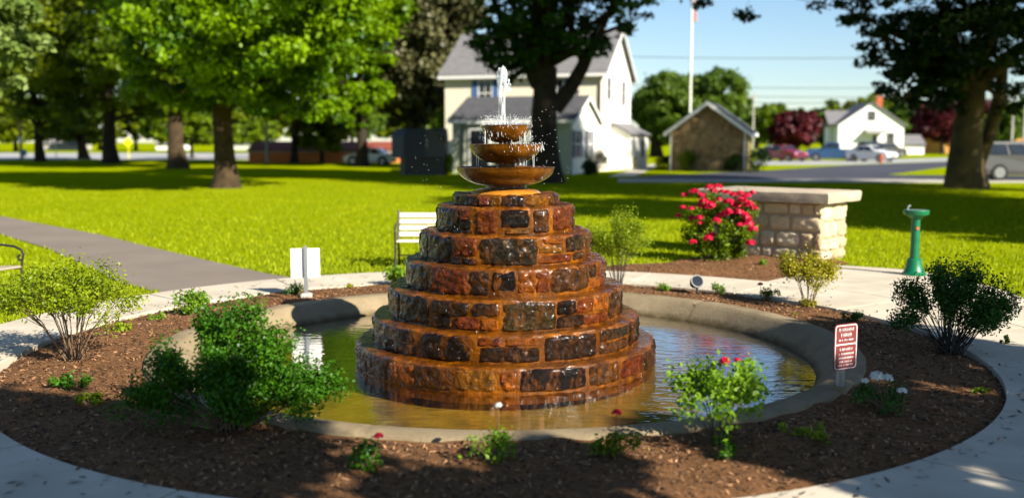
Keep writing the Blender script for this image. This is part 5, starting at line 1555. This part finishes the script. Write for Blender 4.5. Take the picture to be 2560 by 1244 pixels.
mb = MB(); mb.box((0, -.09, h - .45), (.75, .03, .75), Matrix.Rotation(R(45), 3, 'Y')); mb.build('sign_panel', M['sign_yellow'], t)
t, b, h = pole_thing('utility_pole', 'pale weathered pole in front of the brick building', 'utility pole', 668, 408, 200, .14, M['kerb'])
MB().box((0, -.16, h * .55), (.35, .2, .7), bev=.03).build('meter_box', M['brick'], t)
polesR = []
t, b, h = pole_thing('utility_pole', 'tall thin wooden pole behind the right side of the stone shed', 'utility pole', 1881, 396, 232, .11, M['kerb']); polesR.append((b, h, t))
t, b, h = pole_thing('utility_pole', 'grey pole behind the silver vehicle nearer the tree', 'utility pole', 2527, 392, 235, .13, M['kerb']); polesR.append((b, h, t))
t, b, h = pole_thing('utility_pole', 'grey pole at the right edge behind the silver vehicle', 'utility pole', 2556, 396, 255, .13, M['kerb'])
for b_, h_, t_ in polesR:
    MB().box((0, 0, h_ - .5), (1.3, .09, .09)).build('crossarm', M['kerb'], t_)
for i, (ya, yb, lab) in enumerate(((140, 132, 'highest'), (211, 211, 'second highest'), (232, 236, 'third highest'), (248, 250, 'lowest'))):
    Y = 118.0 + i * 2
    A_, B_ = Wp(1500, ya, Y), Wp(2650, yb, Y)
    mb = MB(); pts = []
    for k in range(25):
        q = k / 24; p = A_.lerp(B_, q); p.z -= .9 * 4 * q * (1 - q) * .5; pts.append(p)
    mb.tube(pts, .035, 5)
    tag(mb.build('power_line', M['iron'], None), lab + ' thin wire crossing the sky right of the house', 'wire', 'overhead wires')

b = G(1723, 402); h = Wp(1733, -60, b.y).z
fp = thing('flagpole', 'tall white flagpole rising behind the stone shed', 'flagpole', b, 0)
MB().tube([(0, 0, 0), (0, 0, h)], [.11, .07], 12).build('pole', M['white'], fp)
MB().ball((0, 0, h + .12), .13, 10, 8).build('finial', M['sign_yellow'], fp)
# limp striped flag hanging by the pole
m, nt2, bs, o_ = new_mat('striped_flag')
tc = N(nt2, 'ShaderNodeTexCoord'); sx = N(nt2, 'ShaderNodeSeparateXYZ'); nt2.links.new(tc.outputs['UV'], sx.inputs[0])
mu = N(nt2, 'ShaderNodeMath', operation='MULTIPLY'); mu.inputs[1].default_value = 6.5; nt2.links.new(sx.outputs[1], mu.inputs[0])
fr = N(nt2, 'ShaderNodeMath', operation='FRACT'); nt2.links.new(mu.outputs[0], fr.inputs[0])
gt = N(nt2, 'ShaderNodeMath', operation='GREATER_THAN'); gt.inputs[1].default_value = .5; nt2.links.new(fr.outputs[0], gt.inputs[0])
nt2.links.new(ramp(nt2, gt.outputs[0], [(0, (.60, .03, .05)), (1, (.75, .72, .72))]), bs.inputs['Base Color'])
zt, zb = Wp(1733, -45, b.y).z, Wp(1733, 56, b.y).z
vs, fs, uvs = [], [], []
nu, nv = 10, 16
for i in range(nv + 1):
    for k in range(nu + 1):
        u, v = k / nu, i / nv
        wdt = .16 + .22 * v
        vs.append((.10 + u * wdt, .10 * math.sin(u * 11 + v * 2) * (.4 + v * .6), zt + (zb - zt) * v * (1 - .10 * u) - .35 * u))
for i in range(nv):
    for k in range(nu):
        p = i * (nu + 1) + k; fs.append((p, p + 1, p + nu + 2, p + nu + 1))
fo = MB().add(vs, fs).build('flag', m, None, smooth=True); fo.location = b
uvl = fo.data.uv_layers.new(name='UVMap')
for lp in fo.data.loops:
    i, k = divmod(lp.vertex_index, nu + 1); uvl.data[lp.index].uv = (i / nv, k / nu + .15 * i / nv)
sol = fo.modifiers.new('thickness', 'SOLIDIFY'); sol.thickness = .01
tag(fo, 'limp red and white striped flag hanging at the top of the flagpole', 'flag')

t, b, h = pole_thing('street_sign', 'green street name sign on a post right of the house', 'street sign', 1587, 404, 338, .05, M['steel'])
MB().box((0, -.08, h - .25), (.75, .03, .32), bev=.01).build('sign_panel', M['sign_green'], t)
t, b, h = pole_thing('street_sign', 'pale rectangular sign beside the green street name sign', 'street sign', 1612, 406, 345, .05, M['steel'])
MB().box((0, -.08, h - .5), (.62, .03, .85), bev=.01).build('sign_panel', M['greypaint'], t)
b = G(2203, 408)
t = thing('fire_hydrant', 'small rusty hydrant on the verge in front of the white car', 'hydrant', b)
MB().lathe([(.16, 0), (.16, .08), (.11, .1), (.11, .55), (.15, .58), (.12, .72), (.04, .80)], 14).build('barrel', M['terracotta'], t, smooth=True)
mb = MB(); mb.box((0, 0, .45), (.4, .12, .12), bev=.03); mb.build('nozzle', M['terracotta'], t)

# ------------------------------------------------------------------ vehicles (local +x = forwards)
def vehicle(name, label, cat, loc, rz, paint, L, W, Hh, style='sedan', gc=.2, wr=.33, group=None):
    t = thing(name, label, cat, loc, rz, group)
    belt = Hh * .58
    if style == 'sedan': pr = [(-.5, .35), (-.5, .62), (-.47, .66), (-.33, .70), (-.20, .98), (-.08, 1.0), (.06, .98), (.20, .68), (.44, .58), (.5, .48), (.5, .25)]
    elif style == 'pickup': pr = [(-.5, .30), (-.5, .62), (-.12, .63), (-.105, .95), (-.06, 1.0), (.10, .98), (.20, .68), (.45, .62), (.5, .52), (.5, .25)]
    else: pr = [(-.5, .30), (-.5, .62), (-.485, .70), (-.44, .97), (-.38, 1.0), (.02, 1.0), (.10, .97), (.23, .66), (.45, .60), (.5, .50), (.5, .25)]
    pr = [(x * L, z * Hh) for x, z in pr]
    bt = [(.5 * L - .05, gc), (-.5 * L + .05, gc)]
    poly = pr + bt
    def hw(z): return W / 2 * (1 - .16 * max(0, (z - belt) / (Hh - belt)) - (.05 if z < gc + .05 else 0))
    n = len(poly)
    rows = [(-1, 1), (-.93, 1), (.93, 1), (1, 1)]
    vs = []
    for s_, k in ((-1, .955), (-.94, 1), (.94, 1), (1, .955)):
        cxp = 0; czp = Hh * .5
        for x, z in poly:
            vs.append((cxp + (x - cxp) * (k if abs(s_) == 1 else 1) * 1.0, s_ * hw(z), czp + (z - czp) * (k if abs(s_) == 1 else 1)))
    fs = [tuple(range(n - 1, -1, -1)), tuple(range(3 * n, 4 * n))]
    for i in range(3):
        for k in range(n): fs.append((i * n + k, i * n + (k + 1) % n, i * n + n + (k + 1) % n, i * n + n + k))
    body = MB().add(vs, fs).build('body', paint, t)
    # glazing
    cab = {'sedan': (-.26, -.16, .04, .16), 'pickup': (-.095, -.075, .09, .17), 'suv': (-.45, -.41, .06, .19)}[style if style in ('sedan', 'pickup') else 'suv']
    zb, zt = Hh * .67, Hh * .93
    for sg in (-1, 1):
        mb = MB()
        cuts = [0, .36, .40, .70, .74, 1] if style == 'suv' else ([0, .46, .52, 1] if style == 'sedan' else [0, 1])
        for a_, b_ in zip(cuts[::2], cuts[1::2]):
            lo0, lo1 = cab[0] + (cab[3] - cab[0]) * a_, cab[0] + (cab[3] - cab[0]) * b_
            hi0, hi1 = cab[1] + (cab[2] - cab[1]) * a_, cab[1] + (cab[2] - cab[1]) * b_
            q = [(lo0 * L, sg * (hw(zb) + .012), zb), (lo1 * L, sg * (hw(zb) + .012), zb), (hi1 * L, sg * (hw(zt) + .012), zt), (hi0 * L, sg * (hw(zt) + .012), zt)]
            mb.slab(q, -.02 * sg * -1 if False else .015)
        mb.build('side_window', M['glass'], t)
    def glass_between(p0, p1, nm):
        (xa, za), (xb, zb_) = p0, p1
        q0 = (xa + (xb - xa) * .12, za + (zb_ - za) * .12); q1 = (xa + (xb - xa) * .9, za + (zb_ - za) * .9)
        nx_, nz_ = -(zb_ - za), (xb - xa); l_ = math.hypot(nx_, nz_); nx_, nz_ = nx_ / l_ * .015, nz_ / l_ * .015
        if nz_ < 0: nx_, nz_ = -nx_, -nz_
        w0, w1 = hw(q0[1]) * .88, hw(q1[1]) * .88
        MB().slab([(q0[0] + nx_, -w0, q0[1] + nz_), (q0[0] + nx_, w0, q0[1] + nz_), (q1[0] + nx_, w1, q1[1] + nz_), (q1[0] + nx_, -w1, q1[1] + nz_)], .01).build(nm, M['glass'], t)
    if style == 'sedan': glass_between(pr[7], pr[6], 'windscreen'); glass_between(pr[3], pr[4], 'rear_window')
    elif style == 'pickup': glass_between(pr[6], pr[5], 'windscreen'); glass_between(pr[2], pr[3], 'rear_window')
    else: glass_between(pr[7], pr[6], 'windscreen'); glass_between(pr[2], pr[3], 'rear_window')
    for x in (-.30 * L, .31 * L):
        for sg in (-1, 1):
            y = sg * (W / 2 - .08)
            Mr = Matrix.Rotation(R(90), 3, 'X')
            mb = MB(); mb.lathe([(wr * 1.18, -.09), (wr * 1.18, .0), (wr * .9, .0)], 20, (x, sg * (W / 2 - .082), wr + .02), M=Mr); mb.build('wheel_arch', M['tyre'], t)
            mb = MB(); mb.lathe([(wr * .62, -.10), (wr * .92, -.11), (wr, -.07), (wr, .07), (wr * .92, .11), (wr * .62, .10)], 24, (x, y, wr), M=Mr)
            wl = mb.build('wheel', M['tyre'], t, smooth=True)
            mb = MB(); mb.lathe([(wr * .62, -.115), (wr * .5, -.09), (.03, -.10), (.03, .10), (wr * .5, .09), (wr * .62, .115)], 20, (x, y, wr), M=Mr)
            for k in range(5):
                a = k * 2 * math.pi / 5
                mb.box((x + math.cos(a) * wr * .3, y, wr + math.sin(a) * wr * .3), (wr * .56, .235, .05), Matrix.Rotation(-a, 3, 'Y'))
            mb.build('rim', M['alloy'], wl)
    for sg in (-1, 1):
        MB().box((.487 * L, sg * W * .36, Hh * .47), (.08, W * .2, .13), bev=.02).build('headlight', M['headlamp'], t)
        MB().box((-.493 * L, sg * W * .38, Hh * .56), (.06, W * .12, .26), bev=.02).build('tail_light', M['redlamp'], t)
        MB().box((.17 * L, sg * (W / 2 + .08), Hh * .66), (.12, .18, .13), bev=.03).build('mirror', M['tyre'], t)
        MB().box((.02 * L, sg * (W / 2 + .012), Hh * .50), (.16, .03, .03)).build('door_handle', M['alloy'], t)
    for sg, nm in ((1, 'front_bumper'), (-1, 'rear_bumper')):
        MB().box((sg * .495 * L, 0, gc + .16), (.14, W * .93, .22), bev=.04).build(nm, M['tyre'], t)
    MB().box((.5 * L, 0, Hh * .42), (.03, W * .42, .12), bev=.01).build('grille', M['iron'], t)
    return t
def paint(nm, c, metal=.25): return pm(nm, c, tuple(x * .92 for x in c), .6, .25, spec=.5, coat=.6, metal=metal)
P_silver, P_white, P_maroon, P_blue, P_navy = pm('shaded_silver_paint', (.055, .055, .055), (.045, .045, .045), .6, .4, spec=.4, coat=.15), paint('white_car_paint', (.75, .75, .76), 0), paint('maroon_paint', (.25, .01, .045)), paint('blue_paint', (.03, .09, .20)), paint('navy_paint', (.015, .02, .05))  # first paint is silver, darkened for the shade over the big vehicle
b = G(2440, 453)
vehicle('parked_car', 'silver sport utility vehicle parked behind the big maple at the right edge', 'car', (b.x + 2.45, b.y + .7, .02), 0, P_silver, 4.9, 1.9, 1.86, 'suv', .28, .40)
b = G(925, 412)
vehicle('parked_car', 'white car parked partly behind a dark trunk near the brick building', 'car', (b.x, b.y, 0), R(176), P_white, 3.9, 1.75, 1.35, 'sedan')
gcar = 'cars parked along the far street on the right'
for (px, py, rz, pt, L, Hh, sty, lab) in ((1962, 403, -60, P_maroon, 4.2, 1.5, 'sedan', 'maroon car parked under the purple leafed tree'),
                                        (1938, 396, -60, P_white, 4.2, 1.4, 'sedan', 'pale car mostly hidden behind the maroon car'),
                                        (2083, 402, 160, P_blue, 5.0, 1.8, 'pickup', 'blue pickup truck parked left of the white house'),
                                        (2165, 395, 90, P_navy, 4.6, 1.8, 'suv', 'dark navy sport utility vehicle parked behind the white car'),
                                        (2178, 404, -52, P_white, 4.3, 1.5, 'sedan', 'white car parked nearest the street before the white house'),
                                        (2218, 393, 20, P_silver, 4.2, 1.7, 'suv', 'grey van parked at the foot of the white house porch')):
    b = G(px, py)
    vehicle('parked_car', lab, 'car', (b.x, b.y, 0), R(rz), pt, L, 1.8, Hh, sty, .2, .34, gcar)
